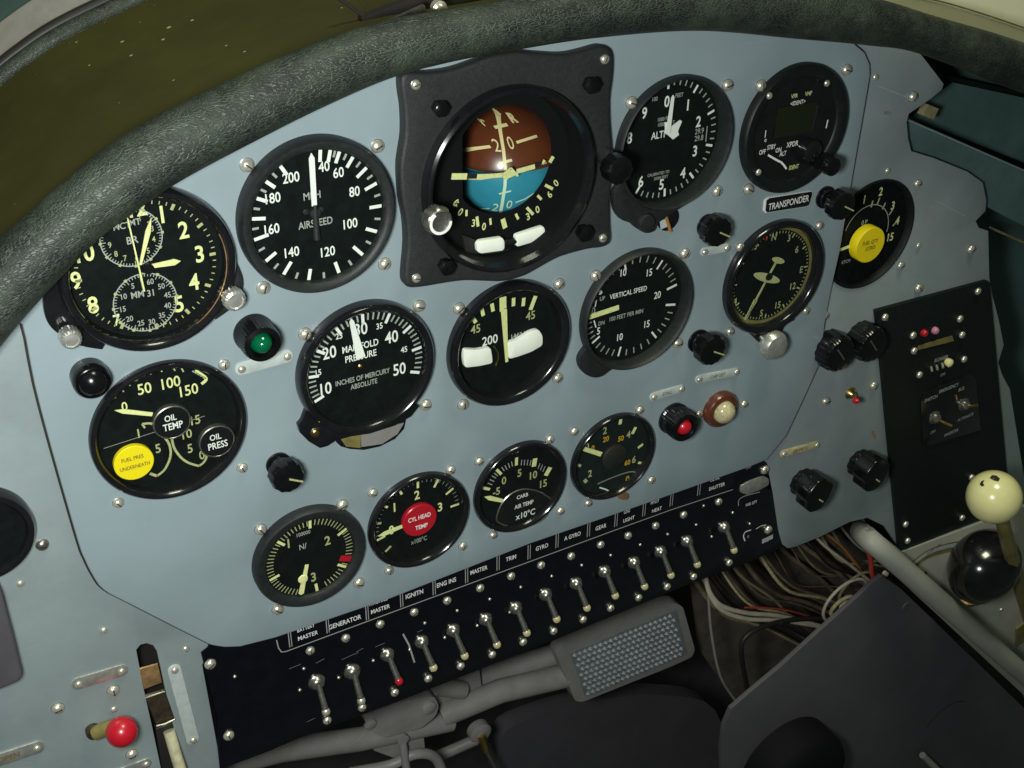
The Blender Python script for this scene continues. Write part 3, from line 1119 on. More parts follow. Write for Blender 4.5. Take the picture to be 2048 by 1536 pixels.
# ---------------------------------------------------------------- airspeed
T = gauge('air', 'airspeed_gauge', 'round black airspeed gauge marked 40 to 200 with a white vertical needle', 'gauge', .009, .0045, .86, sc=[(495, 331), (756, 293), (770, 529), (528, 577)])
b = MB()
c, r, z = T.c, T.r, T.zd + .0003
rt = r * .835
maj = [(6, 1), (14.7, 1), (23, 1), (36.3, 1), (52.5, 1.15), (70, 1.15), (91.5, 1.1), (115.2, 1.1), (139, 1.25), (165, 1.1), (-167, 1), (-143, 1.25), (-122, 1.1), (-99.6, 1.25), (-81, 1.15), (-63.2, 1), (-47.4, 1), (-30.3, 1)]
for a, k in maj:
    b.tick(c, z, a, rt, rt - .0063 * k, .0019, M['white'])
for a in (19, 29.5, 44.5, 61.5, 81, 103.5, 127, 152, 179, -155, -132.5, -110.5, -90, -72, -55.2, -39):
    b.tick(c, z, a, rt, rt - .0035, .0013, M['grey_ink'])
tx(b, T, [('40', 648, 333), ('60', 677, 345), ('80', 709, 383), ('100', 701, 447), ('120', 656, 503), ('140', 584, 504), ('160', 544, 458), ('180', 546, 396), ('200', 582, 355)], M['white'], .0056, .80)
tx(b, T, [('MPH', 624, 391)], M['grey_ink'], .0042, .85)
tx(b, T, [('AIRSPEED', 631, 446)], M['grey_ink'], .0042, .78)
for u, v in ((612, 424), (642, 420)):
    b.lathe(D(T, u, v, 0), [(.0016, 0), (.0012, .0004), (0, .0005)], M['matte'], 16)
T.part('markings', b)
pointer(T, (629, 412), (623, 306), .0028, .0030, 'white', .0022, tiplen=.1)
b = MB()
A, B = D(T, 630, 410, .002), D(T, 634, 478, .002)
b.tube([A, B], .0013, M['matte'], 10, rs=[.0012, .0020])
b.lathe(D(T, 629, 425, .0005), [(.0030, 0), (.0028, .0020), (0, .0024)], M['matte'], 24)
T.part('needle_counterweight', b)

# ---------------------------------------------------------------- altimeter
T = gauge('alt', 'altimeter', 'round black altimeter marked 0 to 9 left of the transponder head', 'gauge', .0068, -.006, .95, sc=[(1264, 206), (1456, 171), (1435, 383)])
ALT = T
c, r, z = T.c, T.r, T.zd + .0003
b = MB()
rt = r * .885
for k in range(50):
    a = k * 7.2 - 3
    if 216 < a % 360 < 338:
        continue
    five = k % 5 == 0
    b.tick(c, z, a, rt, rt - (.0052 if five else .0034), .0015 if five else .0009, M['white'] if five else M['grey_ink'])
tx(b, T, [('0', 1334, 203), ('1', 1376, 210), ('2', 1397, 243), ('3', 1390, 302), ('4', 1366, 346), ('5', 1323, 369), ('6', 1282, 363), ('8', 1259, 276), ('9', 1289, 226)], M['white'], .0070, .8, .02)
b.text('ALTI', at(1316, 270, z), .0046, M['white'], .8)
for t_, u, v, hh in (('100', 1310, 198, .0026), ('FEET', 1359, 190, .0026), ('1000 FEET', 1331, 237, .0024), ('10000 FEET', 1333, 247, .0024), ('CALIBRATED TO', 1317, 347, .0020), ('20000 FEET', 1322, 355, .0020), ('29.9', 1399, 262, .0036), ('29.8', 1398, 276, .0036)):
    b.text(t_, at(u, v, z), hh, M['grey_ink'], .8)
b.rect(at(1413, 268, z), .0007, .010, M['grey_ink'])
T.part('markings', b)
pointer(T, (1336, 268), (1347, 190), .0034, .0020, 'white', .0030, name='long_pointer', tiplen=.06)
b = MB()
P_ = [at(u, v, z + .0016) for u, v in ((1330, 245), (1337, 244), (1342, 254), (1361, 240), (1364, 243), (1356, 262), (1358, 270), (1346, 279), (1331, 266))]
b.plate([p.xy for p in P_[::-1]], z + .0010, z + .0016, M['white'])
T.part('short_pointer', b)
b = MB()
lug = [(1240, 366), (1229, 384), (1228, 404), (1232, 424), (1244, 440), (1262, 447), (1275, 458), (1293, 467), (1310, 462), (1318, 446), (1350, 424), (1375, 409)]
zl = .004
b.plate(lugpoly(T, lug, zl), 0, zl, M['matte'], bevel=.0008)
c2, r2 = cpx(1294, 446, 17, .006)
b.lathe(Vector((c2.x, c2.y, 0)), [(r2, 0), (r2, .005), (r2 * .85, .007), (0, .0075)], M['matte'], 28)
T.part('setting_lug', b)
b = MB()
c2, r2 = cpx(1337, 438, 22, .001)
b.lathe(Vector((c2.x, c2.y, 0)), [(r2 * 1.03, .0002), (r2, .0012), (r2 * .82, .0014), (r2 * .8, .0006), (0, .0006)], M['gloss'], 32)
b.tube([at(1331, 430, .002), at(1341, 463, .002)], .0011, M['wire_or'], 8)
b.rect(at(1327, 448, .0016), .005, .006, M['clear'], rot=.2)
T.part('cutout_window', b)

# ---------------------------------------------------------------- transponder head
T = gauge('xp', 'transponder', 'round black transponder unit with a small dark display in the top right', 'transponder', .006, .0035, .80, bez='dkblack', dial='gloss', sc=[(1523, 172), (1694, 140), (1498, 379)], glass=False)
c, r, z = T.c, T.r, T.zd + .0003
b = MB()
P_ = pxs([(1556, 216), (1634, 203), (1626, 262), (1548, 276)], z)
b.plate([p.xy for p in P_[::-1]], z - .0003, z + .0004, M['screen'])
T.part('display', b)
b = MB()
b.rect(at(1630, 234, z + .0006), .0022, .016, M['matte'], rot=-.1)
b.text('VFR', at(1589, 192, z), .0028, M['lume'], .8)
b.text('VHF', at(1617, 187, z), .0028, M['lume'], .8)
b.text('<IDENT>', at(1596, 205, z), .0028, M['white'], .8)
b.text('STBY', at(1543, 294, z), .0032, M['white'], .7)
b.text('ON', at(1557, 300, z), .0032, M['white'], .7)
b.text('ALT', at(1566, 307, z), .0032, M['white'], .7)
b.text('OFF', at(1525, 304, z), .0032, M['white'], .7)
b.text('XPDR', at(1585, 288, z), .0036, M['white'], .75)
b.text('IDENT', at(1588, 334, z), .0030, M['lume'], .7)
b.text('1', at(1531, 268, z), .0050, M['white'], .8)
b.text('o', at(1531, 281, z), .0030, M['white'], .8)
b.rect(at(1654, 248, z), .0010, .0055, M['white'], rot=-.1)
b.strip([at(1536, 310, z), at(1553, 320, z), at(1563, 325, z), at(1569, 332, z), at(1573, 338, z)], .0013, M['white'])
T.part('markings', b)
b = MB()
c2, r2 = cpx(1664, 333, 17, .018)
c0 = Vector((c2.x, c2.y, 0))
c3 = at(1630, 318, .004)
b.lathe(Vector((c2.x, c2.y, .004)), [(r2 * .9, 0), (r2 * .9, .005), (r2 * .55, .006), (r2 * .55, .010), (r2, .011), (r2 * .95, .0155), (r2 * .6, .0165), (0, .0166)], M['bakelite'], 32)
c4, r4 = cpx(1626, 303, 20, .010)
b.lathe(Vector((c4.x, c4.y, .003)), [(r4, 0), (r4 * .95, .007), (r4 * .7, .0085), (0, .009)], M['gloss'], 32)
T.part('selector_knob', b)
screws(T, [(1540, 192), (1518, 345), (1655, 167)], .006, RIVET, 'case_screw')

# ---------------------------------------------------------------- manifold pressure
T = gauge('mp', 'manifold_pressure_gauge', 'round black manifold pressure gauge marked 10 to 50 below the airspeed gauge', 'gauge', .008, .003, .875, bez='gloss', sc=[(611, 669), (839, 613), (852, 811)])
c, r, z = T.c, T.r, T.zd + .0003
b = MB()
rt = r * .84
for k in range(41):
    a = -112 + 222 * k / 40
    l = .0062 if k % 5 == 0 else .0044
    b.tick(c, z, a, rt, rt - l, .0018 if k % 5 == 0 else .0010, M['white'] if k % 5 == 0 else M['grey_ink'])
tx(b, T, [('10', 652, 777), ('20', 659, 705), ('30', 722, 658), ('40', 783, 674), ('50', 799, 738)], M['white'], .0078, .78)
tx(b, T, [('15', 637, 745), ('25', 678, 672), ('35', 759, 652), ('45', 808, 699)], M['white'], .0038, .82)
tx(b, T, [('MANIFOLD', 721, 692)], M['white'], .0044, .74)
tx(b, T, [('PRESSURE', 722, 712)], M['white'], .0044, .74)
tx(b, T, [('INCHES OF MERCURY', 726, 754)], M['grey_ink'], .0034, .74)
tx(b, T, [('ABSOLUTE', 728, 768)], M['grey_ink'], .0034, .74)
T.part('markings', b)
pointer(T, (722, 716), (702, 637), .0056, .0026, 'white', .002, tiplen=.08)
b = MB()
b.lathe(D(T, 721, 733, 0), [(.0016, 0), (.001, .0006), (0, .0008)], M['brass'], 14)
T.part('hub_pin', b)
b = MB()
lug = [(612, 820), (604, 842), (596, 851), (600, 866), (618, 884), (640, 897), (655, 893), (672, 882), (700, 874), (740, 868), (790, 852), (822, 834), (840, 812)]
b.plate(lugpoly(T, lug, .0035, False), 0, .0035, M['gloss'], bevel=.0006)
T.part('mounting_lug', b)
b = MB()
c2, r2 = cpx(753, 850, 62, .0012)
c2 = at(748, 848, 0)
seg = [at(672, 884, .0006), at(682, 893, .0006), at(700, 898, .0006), at(728, 900, .0006), at(760, 893, .0006), at(790, 878, .0006), at(808, 858, .0006), at(812, 840, .0006), at(740, 830, .0006), at(680, 850, .0006)]
b.plate([p.xy for p in seg], -.0002, .0006, M['gloss'])
seg = [at(680, 876, .0011), at(692, 893, .0011), at(721, 896, .0011), at(722, 868, .0011)]
b.plate([p.xy for p in seg], .0004, .0011, M['stick'])
seg = [at(722, 866, .0011), at(723, 894, .0011), at(764, 888, .0011), at(795, 868, .0011), at(808, 846, .0011)]
b.plate([p.xy for p in seg], .0004, .0011, M['pedal'])
T.part('cutout_window', b)
screws(T, [(632, 866)], .0035, screw_mesh(.0028, .0016, m='brass'), 'lug_screw')

# ---------------------------------------------------------------- turn indicator
T = gauge('turn', 'turn_indicator', 'round black turn indicator with white slip tube in the middle of the panel', 'gauge', .0065, -.003, .86, bez='gloss', sc=[(919, 618), (1119, 569), (1116, 757), (927, 810)])
c, r, z = T.c, T.r, T.zd + .0003
b = MB()
for (u, v, rot, wd, l) in [(947, 638, .52, .0024, .0066), (965, 624, .22, .0024, .0056), (985, 615, .16, .0024, .0056), (1006, 608, .03, .0046, .0094), (1027, 604, -.02, .0024, .0056), (1047, 604, -.08, .0024, .0056), (1066, 606, -.38, .0028, .0094)]:
    b.rect(D(T, u, v), wd, l, M['lume'], rot=rot)
tx(b, T, [('45', 951, 658), ('45', 1061, 631)], M['lume_dim'], .0058, .86)
tx(b, T, [('200', 980, 680)], M['white'], .0062, .86)
tx(b, T, [('kM/H', 1036, 672)], M['grey_ink'], .0046, .7)
T.part('markings', b)
pointer(T, (1014, 724), (1008, 618), .0018, .0040, 'lume', .0030, tiplen=.02)
b = MB()
zt_ = T.zd + .0015
for P_ in ([(929, 699), (955, 700), (982, 695), (985, 713), (986, 727), (958, 733), (930, 736), (927, 716)], [(1016, 686), (1036, 680), (1062, 663), (1078, 659), (1086, 672), (1086, 691), (1064, 704), (1036, 714), (1018, 719)]):
    q = rounded(pxs(P_, zt_ + .002), .002, 3)
    b.plate(q, zt_ - .001, zt_ + .002, M['tubewhite'], bevel=.0006)
T.part('slip_tube', b, 'bright white slip tube halves')
b = MB()
b.tube(spline([D(T, 988, 693, .002), D(T, 995, 704, .002), D(T, 996, 718, .002), D(T, 991, 731, .002)], 4), .0006, M['brass'], 8)
T.part('tube_clip', b)

# ---------------------------------------------------------------- vertical speed
T = gauge('vsi', 'vertical_speed_gauge', 'round black vertical speed gauge with its cream needle pointing left', 'gauge', .0068, -.003, .93, sc=[(1192, 552), (1370, 508), (1356, 687)])
c, r, z = T.c, T.r, T.zd + .0003
b = MB()
rt = r * .84
pos = [(0, -90), (5, -57), (10, -14), (15, 37), (20, 77)]
for lo_, hi_ in zip(pos, pos[1:]):
    for k in range(5):
        a = lo_[1] + (hi_[1] - lo_[1]) * k / 5
        for sg in (1, -1):
            aa = a if sg > 0 else -180 - a
            b.tick(c, z, aa, rt, rt - (.0068 if k == 0 else .0045), .0013 if k == 0 else .0008, M['white'] if k == 0 else M['grey_ink'])
for a in (77, 101):
    b.tick(c, z, a, rt, rt - .0080, .0016, M['white'])
tx(b, T, [('5', 1201, 582), ('10', 1247, 545), ('15', 1299, 545), ('20', 1315, 590), ('15', 1294, 648), ('10', 1240, 674), ('5', 1197, 662)], M['white'], .0052, .76)
tx(b, T, [('0', 1187, 622)], M['grey_ink'], .0050, .8)
tx(b, T, [('UP', 1205, 597)], M['grey_ink'], .0030, .8)
tx(b, T, [('DN', 1203, 646)], M['grey_ink'], .0030, .8)
tx(b, T, [('VERTICAL SPEED', 1257, 585)], M['white'], .0036, .78)
tx(b, T, [('100 FEET PER MIN', 1253, 630)], M['grey_ink'], .0032, .78)
b.strip([D(T, 1193, 600), D(T, 1190, 614)], .0008, M['white'])
b.strip([D(T, 1188, 641), D(T, 1192, 655)], .0008, M['white'])
T.part('markings', b)
pointer(T, (1238, 615), (1174, 636), .0034, .0034, 'lume', .002, tiplen=.06)
b = MB()
zl = .004
lug = [(1172, 697), (1160, 715), (1160, 733), (1170, 748), (1188, 756), (1205, 753), (1222, 741), (1240, 735)]
b.plate(lugpoly(T, lug, zl), 0, zl, M['matte'], bevel=.0008)
T.part('adjuster_lug', b)

# ---------------------------------------------------------------- ADF / gyro compass
T = gauge('adf', 'radio_compass', 'round radio compass with an aircraft shaped pointer right of the vertical speed gauge', 'gauge', .006, -.001, .87, bez='gloss', sc=[(1481, 495), (1640, 452), (1613, 622), (1461, 664)], me=SCREW_D)
c, r, z = T.c, T.r, T.zd + .0003
b = MB()
b.arc(c, z, 0, 360, r * .80, r * .86, M['stick'], 80)
for k in range(72):
    big = k % 6 == 0
    b.tick(c, z + .0001, k * 5, r * .78, r * .78 - (.0034 if big else .0016), .0011 if big else .0006, M['lume_dim'])
tx(b, T, [('N', 1548, 474), ('3', 1578, 476), ('6', 1594, 499), ('E', 1603, 539), ('12', 1586, 572), ('15', 1556, 610), ('S', 1523, 626), ('21', 1490, 640), ('24', 1467, 604), ('W', 1464, 566), ('30', 1477, 530), ('33', 1508, 493)], M['lume_dim'], .0052, .84)
b.rect(D(T, 1533, 476, .0002), .0016, .0036, M['red'], rot=.2)
T.part('markings', b)
b = MB()
za = T.zd + .0022


def sl(p, w0, w1, n=2):
    A, B = at(*p[0], za), at(*p[1], za)
    t = (B - A).normalized()
    nn = Vector((-t.y, t.x, 0))
    b.plate([q.xy for q in (B - nn * w1 / 2, B + nn * w1 / 2, A + nn * w0 / 2, A - nn * w0 / 2)], za - .0004, za, M['lume_dim'])


sl(((1554, 522), (1494, 634)), .0016, .0014)
sl(((1512, 600), (1490, 640)), .0034, .0008)
for (u, v), L, wd, rot in (((1534, 556), .026, .0062, -.42), ((1557, 521), .012, .0042, -.42)):
    P_ = [Vector((cos(k * pi / 12) * L / 2, sin(k * pi / 12) * wd / 2, 0)) for k in range(24)]
    o_ = at(u, v, za + .0004)
    Q = Matrix.Rotation(rot, 3, 'Z')
    b.plate([(o_ + Q @ p).xy for p in P_], za, za + .0004, M['lume_dim'])
b.lathe(at(1537, 553, za), [(.0028, .0004), (.0024, .0014), (0, .0016)], M['gloss'], 20)
T.part('aircraft_pointer', b)
b = MB()
zl = .003
lug = [(1466, 648), (1500, 668), (1515, 682), (1535, 695), (1560, 680), (1568, 655), (1590, 640)]
b.plate(lugpoly(T, lug, zl), 0, zl, M['gloss'], bevel=.0006)
T.part('knob_lug', b)
b = MB()
c2, r2 = cpx(1552, 694, 26, .012)
b.lathe(Vector((c2.x, c2.y, .002)), [(r2 * .7, 0), (r2 * .72, .004), (r2, .0055), (r2, .0085), (r2 * .82, .0115), (r2 * .4, .0128), (0, .013)], M['tag'], 40)
T.part('setting_knob', b, 'pale metal setting knob')

# ---------------------------------------------------------------- engine 3-in-1
T = gauge('eng', 'engine_gauge', 'large round triple engine gauge with a yellow sticker at the lower left', 'gauge', .0045, -.002, .90, bez='gloss', sc=[(237, 1007), (449, 731), (485, 937)], me=SCREW_S, dial='dial')
c, r, z = T.c, T.r, T.zd + .0003
b = MB()
tx(b, T, [('50', 289, 777), ('100', 342, 765), ('150', 378, 780)], M['lume'], .0066, .84)
tx(b, T, [('0', 249, 813)], M['lume'], .0056, .84)
tx(b, T, [('1', 277, 867), ('5', 316, 897), ('15', 391, 840), ('10', 374, 868), ('5', 380, 897), ('0', 404, 910)], M['lume_dim'], .0058, .84)


def pl(pts, wd, m='lume_dim'):
    b.strip(spline([D(T, u, v) for u, v in pts], 5), wd, M[m])


pl([(284, 848), (305, 848), (322, 866), (338, 888), (341, 912), (330, 938), (314, 952)], .0013)
pl([(284, 848), (290, 856)], .0010)
pl([(343, 872), (348, 895), (362, 915), (378, 926), (398, 932)], .0013)
pl([(398, 932), (408, 924), (413, 912), (404, 905)], .0013)
pl([(218, 806), (222, 798), (232, 794)], .0013)
pl([(390, 741), (412, 757), (403, 768)], .0018, 'lume')
pl([(385, 742), (412, 757)], .0008, 'grey_ink')
pl([(314, 952), (300, 947)], .0016)
for u, v in ((245, 780), (258, 768), (272, 758), (300, 745), (322, 740), (348, 738), (365, 740)):
    b.rect(D(T, u, v), .0008, .0026, M['lume_dim'], rot=.3)
b.rect(D(T, 310, 864), .055, .00025, M['grey_ink'], rot=.07)
T.part('markings', b)
pointer(T, (305, 829), (229, 821), .0022, .0026, 'lume', .002, tiplen=.22, name='oil_temperature_pointer')
for nm, (u, v), rp, m_, rim_, lines in (('oil_temperature_cap', (344, 845), 35, 'gloss', 'steel', ('OIL', 'TEMP')), ('oil_pressure_cap', (434, 883), 33, 'gloss', 'steel', ('OIL', 'PRESS')), ('fuel_pressure_sticker', (268, 926), 37, 'yellow', None, ('FUEL PRES', 'UNDERNEATH'))):
    zz = .0008
    c2, r2 = cpx(u, v, rp, zz)
    b = MB()
    c2 = Vector((c2.x, c2.y, zz))
    if rim_:
        b.lathe(c2, [(r2 * 1.02, -.003), (r2 * 1.02, 0), (r2 * .96, .0003), (r2 * .93, -.0001)], M['steel'], 48)
        b.lathe(c2, [(r2 * .95, 0), (0, .0001)], M[m_], 48)
    else:
        b.lathe(c2, [(r2, -.003), (r2, -.0003), (r2 * .97, 0), (0, 0)], M[m_], 48)
    ink = M['white'] if rim_ else M['ink']
    b.text(lines[0], at(u - 3, v - 9, zz + .0004), .0038 if rim_ else .0024, ink, .8)
    b.text(lines[1], at(u + 2, v + 7, zz + .0004), .0044 if rim_ else .0024, ink, .74)
    T.part(nm, b)
    b = MB()

# ---------------------------------------------------------------- tachometer
T = gauge('rpm', 'tachometer', 'small round tachometer with one red mark, first of the lower gauges', 'gauge', .007, .0035, .80, sc=[(522, 1060), (685, 1011), (718, 1167), (556, 1220)], bez='matte')
c, r, z = T.c, T.r, T.zd + .0003
b = MB()
rt = r * .775
for k in range(60):
    a = 4 + k * 5.55 - 165
    if -158 > a or a > 165:
        continue
    b.tick(c, z, a, rt, rt - .0042, .0006, M['lume_dim'])
for a, l in ((-45, .0064), (4, .006), (62, .0066), (126, .0066), (175, .006), (-106, .0066)):
    b.tick(c, z + .0001, a, rt, rt - l, .0018, M['lume'])
b.tick(c, z + .0002, 113, rt + .0004, rt - .0072, .0042, M['red'])
tx(b, T, [('1', 577, 1087), ('2', 655, 1081), ('3', 627, 1154), ('0', 605, 1158)], M['lume_dim'], .0068, .84, .02)
tx(b, T, [('100000', 607, 1067)], M['grey_ink'], .0028, .8)
tx(b, T, [('N/', 606, 1093)], M['grey_ink'], .0042, .8)
T.part('markings', b)
pointer(T, (614, 1130), (602, 1190), .0022, .0034, 'lume', .0016, tiplen=.05)
b = MB()
b.lathe(D(T, 606, 1158, .0014), [(.0032, 0), (.0028, .0006), (0, .0008)], M['lume'], 18)
T.part('pointer_disc', b)

# ---------------------------------------------------------------- cylinder head temperature
T = gauge('cht', 'cylinder_temperature_gauge', 'small round temperature gauge with a red cap in its centre', 'gauge', .0045, -.001, .88, bez='gloss', sc=[(746, 987), (902, 941), (926, 1093), (779, 1142)], me=SCREW_S)
c, r, z = T.c, T.r, T.zd + .0003
b = MB()
rt = r * .84
for a, l, m_ in ((-52, .004, 'lume'), (-24.5, .005, 'lume'), (2, .0062, 'lume'), (31, .0062, 'lume'), (60, .0062, 'lume'), (88, .0062, 'lume'), (-104, .006, 'lume'), (-128, .005, 'lume_dim'), (-78, .004, 'lume_dim')):
    b.tick(c, z, a, rt, rt - l, .0016, M[m_])
for k in range(30):
    b.tick(c, z, -104 + k * 6.6, rt, rt - .0025, .0003, M['grey_ink'])
tx(b, T, [('0', 783, 1060), ('1', 789, 1015), ('2', 834, 990), ('3', 880, 1014)], M['lume'], .0068, .84, .02)
tx(b, T, [('x100°C', 838, 1080)], M['grey_ink'], .0036, .74)
T.part('markings', b)
pointer(T, (812, 1050), (757, 1073), .0022, .0030, 'lume', .0014, tiplen=.22)
b = MB()
c2, r2 = cpx(840, 1041, 33, .002)
b.lathe(Vector((c2.x, c2.y, .0)), [(r2, -.001), (r2, .0015), (r2 * .96, .002), (0, .002)], M['red'], 48)
b.text('CYL HEAD', at(839, 1035, .0024), .0034, M['white'], .72)
b.text('TEMP', at(843, 1053, .0024), .0034, M['white'], .78)
T.part('red_cap', b)

# ---------------------------------------------------------------- carburettor air temperature
T = gauge('carb', 'carburettor_temperature_gauge', 'small round gauge with a half-moon carb air temp plate at its bottom', 'gauge', .0045, -.001, .88, bez='gloss', sc=[(959, 924), (1100, 880), (1121, 1023), (987, 1071)], me=SCREW_S)
c, r, z = T.c, T.r, T.zd + .0003
c0 = D(T, 1040, 1010)
b = MB()
import_pts = []


def rtick(u, v, rot, wd, l, m_='lume'):
    b.rect(D(T, u, v), wd, l, M[m_], rot=rot)


rtick(972, 977, 1.05, .0020, .0066)
rtick(998, 944, .62, .0020, .0062)
rtick(1033, 923, -.02, .0022, .0062)
rtick(1069, 925, -.15, .0034, .0064)
rtick(1096, 943, -.55, .0034, .0066)
for u, v, rot in ((980, 968, .95), (984, 961, .9), (988, 954, .8), (992, 949, .7), (1006, 938, .5), (1012, 935, .4), (1018, 931, .3), (1024, 928, .2), (1043, 925, -.1), (1049, 925, -.1), (1055, 925, -.15), (1061, 926, -.2), (1078, 932, -.35), (1083, 935, -.4), (1088, 938, -.45)):
    rtick(u, v, rot, .0006, .0042, 'grey_ink')
tx(b, T, [('-5', 993, 983), ('0', 1008, 961), ('5', 1039, 946), ('10', 1067, 950), ('15', 1087, 967)], M['lume_dim'], .0060, .84, .018)
tx(b, T, [('THB-15', 1025, 905)], M['grey_ink'], .0026, .8)
T.part('markings', b)
pointer(T, (1010, 1003), (969, 994), .0024, .0032, 'lume', .0014, tiplen=.25)
b = MB()
ri_ = r * .86
cc2 = at(1052, 1062, .0005)
P_ = []
zz = .001
pl_px = [(993, 1040), (998, 1018), (1010, 998), (1028, 984), (1050, 978), (1075, 982), (1092, 991), (1103, 1001), (1100, 1018), (1088, 1036), (1068, 1048), (1045, 1054), (1020, 1053), (1003, 1048)]
q = spline(pxs(pl_px, zz), 4, True)
b.plate([p.xy for p in q], zz - .001, zz, M['gloss'])
b.tube([p + Vector((0, 0, .0001)) for p in q], .0006, M['steel'], 6, closed=True)
b.text('CARB', at(1045, 992, zz + .0004), .0030, M['white'], .84)
b.text('AIR TEMP', at(1048, 1009, zz + .0004), .0034, M['white'], .74)
b.text('x10°C', at(1051, 1028, zz + .0004), .0050, M['white'], .84)
T.part('name_plate', b)

# ---------------------------------------------------------------- air pressure
T = gauge('prs', 'air_pressure_gauge', 'small round gauge with a large black hub and orange numerals, last of the lower gauges', 'gauge', .0045, -.001, .90, bez='gloss', sc=[(1149, 864), (1280, 821), (1303, 961), (1177, 1007)], me=SCREW_S, dial='dialin')
c, r, z = T.c, T.r, T.zd + .0003
b = MB()
for u, v, rot, wd, l, m_ in ((1180, 864, .7, .0022, .0030, 'lume'), (1208, 843, .15, .0022, .0050, 'lume'), (1241, 842, -.1, .0026, .0054, 'lume'), (1268, 861, -.5, .0026, .0054, 'lume'), (1281, 892, -1.15, .0020, .0046, 'lume'), (1281, 926, 1.15, .0018, .0046, 'lume'), (1159, 931, .9, .0020, .0030, 'lume_dim'), (1171, 962, .6, .0026, .0036, 'lume_dim')):
    b.rect(D(T, u, v), wd, l, M[m_], rot=rot)
tx(b, T, [('0', 1174, 893), ('2', 1210, 861), ('4', 1257, 869), ('6', 1268, 919), ('2', 1180, 947)], M['lume_dim'], .0058, .84, .02)
tx(b, T, [('20', 1212, 878), ('50', 1242, 877), ('0', 1186, 896), ('60', 1255, 925)], M['orange'], .0042, .84, .03)
tx(b, T, [('0', 1255, 958), ('2', 1258, 976)], M['orange'], .0052, .84, .03)
P_ = [D(T, 1195, 968), D(T, 1225, 955), D(T, 1258, 944), D(T, 1276, 944), D(T, 1288, 938)]
b.strip(spline(P_, 5), .0010, M['pedal'])
b.strip([D(T, 1199, 975), D(T, 1212, 979), D(T, 1224, 986)], .0010, M['white'])
T.part('markings', b)
pointer(T, (1203, 909), (1162, 896), .0034, .0030, 'lume', .0016, tiplen=.12)
b = MB()
b.lathe(D(T, 1227, 912, 0), [(.0098, 0), (.0098, .0016), (.0088, .0024), (0, .0026)], M['wire_dk'], 40)
T.part('hub_cover', b)
b = MB()
P_ = pxs([(1238, 998), (1234, 985), (1245, 982), (1258, 990), (1254, 1000)], T.zd + .003)
b.plate([p.xy for p in spline(P_, 3, True)], T.zd, T.zd + .003, M['brassy'], bevel=.0005)
T.part('adjuster_screw', b)

# ---------------------------------------------------------------- oxygen / pressure gauge on the right (partly covered)
T = gauge('prf', 'fuel_pressure_gauge', 'round black gauge with a yellow sticker, half hidden by the panel edge at the right', 'gauge', -.0026, -.008, .95, bez='dkblack', z0=zb, glass=False, dial='dial')
c, r, z = T.c, T.r, T.zd + .0003
b = MB()
b.arc(c, z, -75, 100, r * .50, r * .515, M['grey_ink'])
tx(b, T, [('1', 1729, 399), ('2', 1762, 383), ('3', 1786, 411), ('4', 1795, 441), ('15', 1781, 474)], M['lume'], .0064, .84, .02)
for u, v, rot in ((1757, 402, -.3), (1782, 424, -.6), (1790, 447, -.9), (1744, 408, -.1), (1768, 412, -.4)):
    b.rect(D(T, u, v), .0012, .0050, M['lume_dim'], rot=rot)
tx(b, T, [('0.P', 1729, 445)], M['grey_ink'], .0040, .84)
tx(b, T, [('KTCM', 1692, 523)], M['grey_ink'], .0026, .84)
T.part('markings', b)
pointer(T, (1712, 488), (1676, 502), .0024, .0018, 'lume', .0016, tiplen=.05)
b = MB()
c2, r2 = circ(1713, 1769, 454, 527, .0004)
b.lathe(Vector((c2.x, c2.y, -.002)), [(r2, -.005), (r2, .0018), (r2 * .97, .0024), (0, .0024)], M['yellow'], 48)
b.text('FUEL QTY', at(1741, 485, .0010), .0030, M['ink'], .8)
b.text('LITRES', at(1741, 496, .0010), .0030, M['ink'], .8)
T.part('yellow_sticker', b)
screws(T, [(1836, 368), (1802, 532)], zb, SCREW_D)

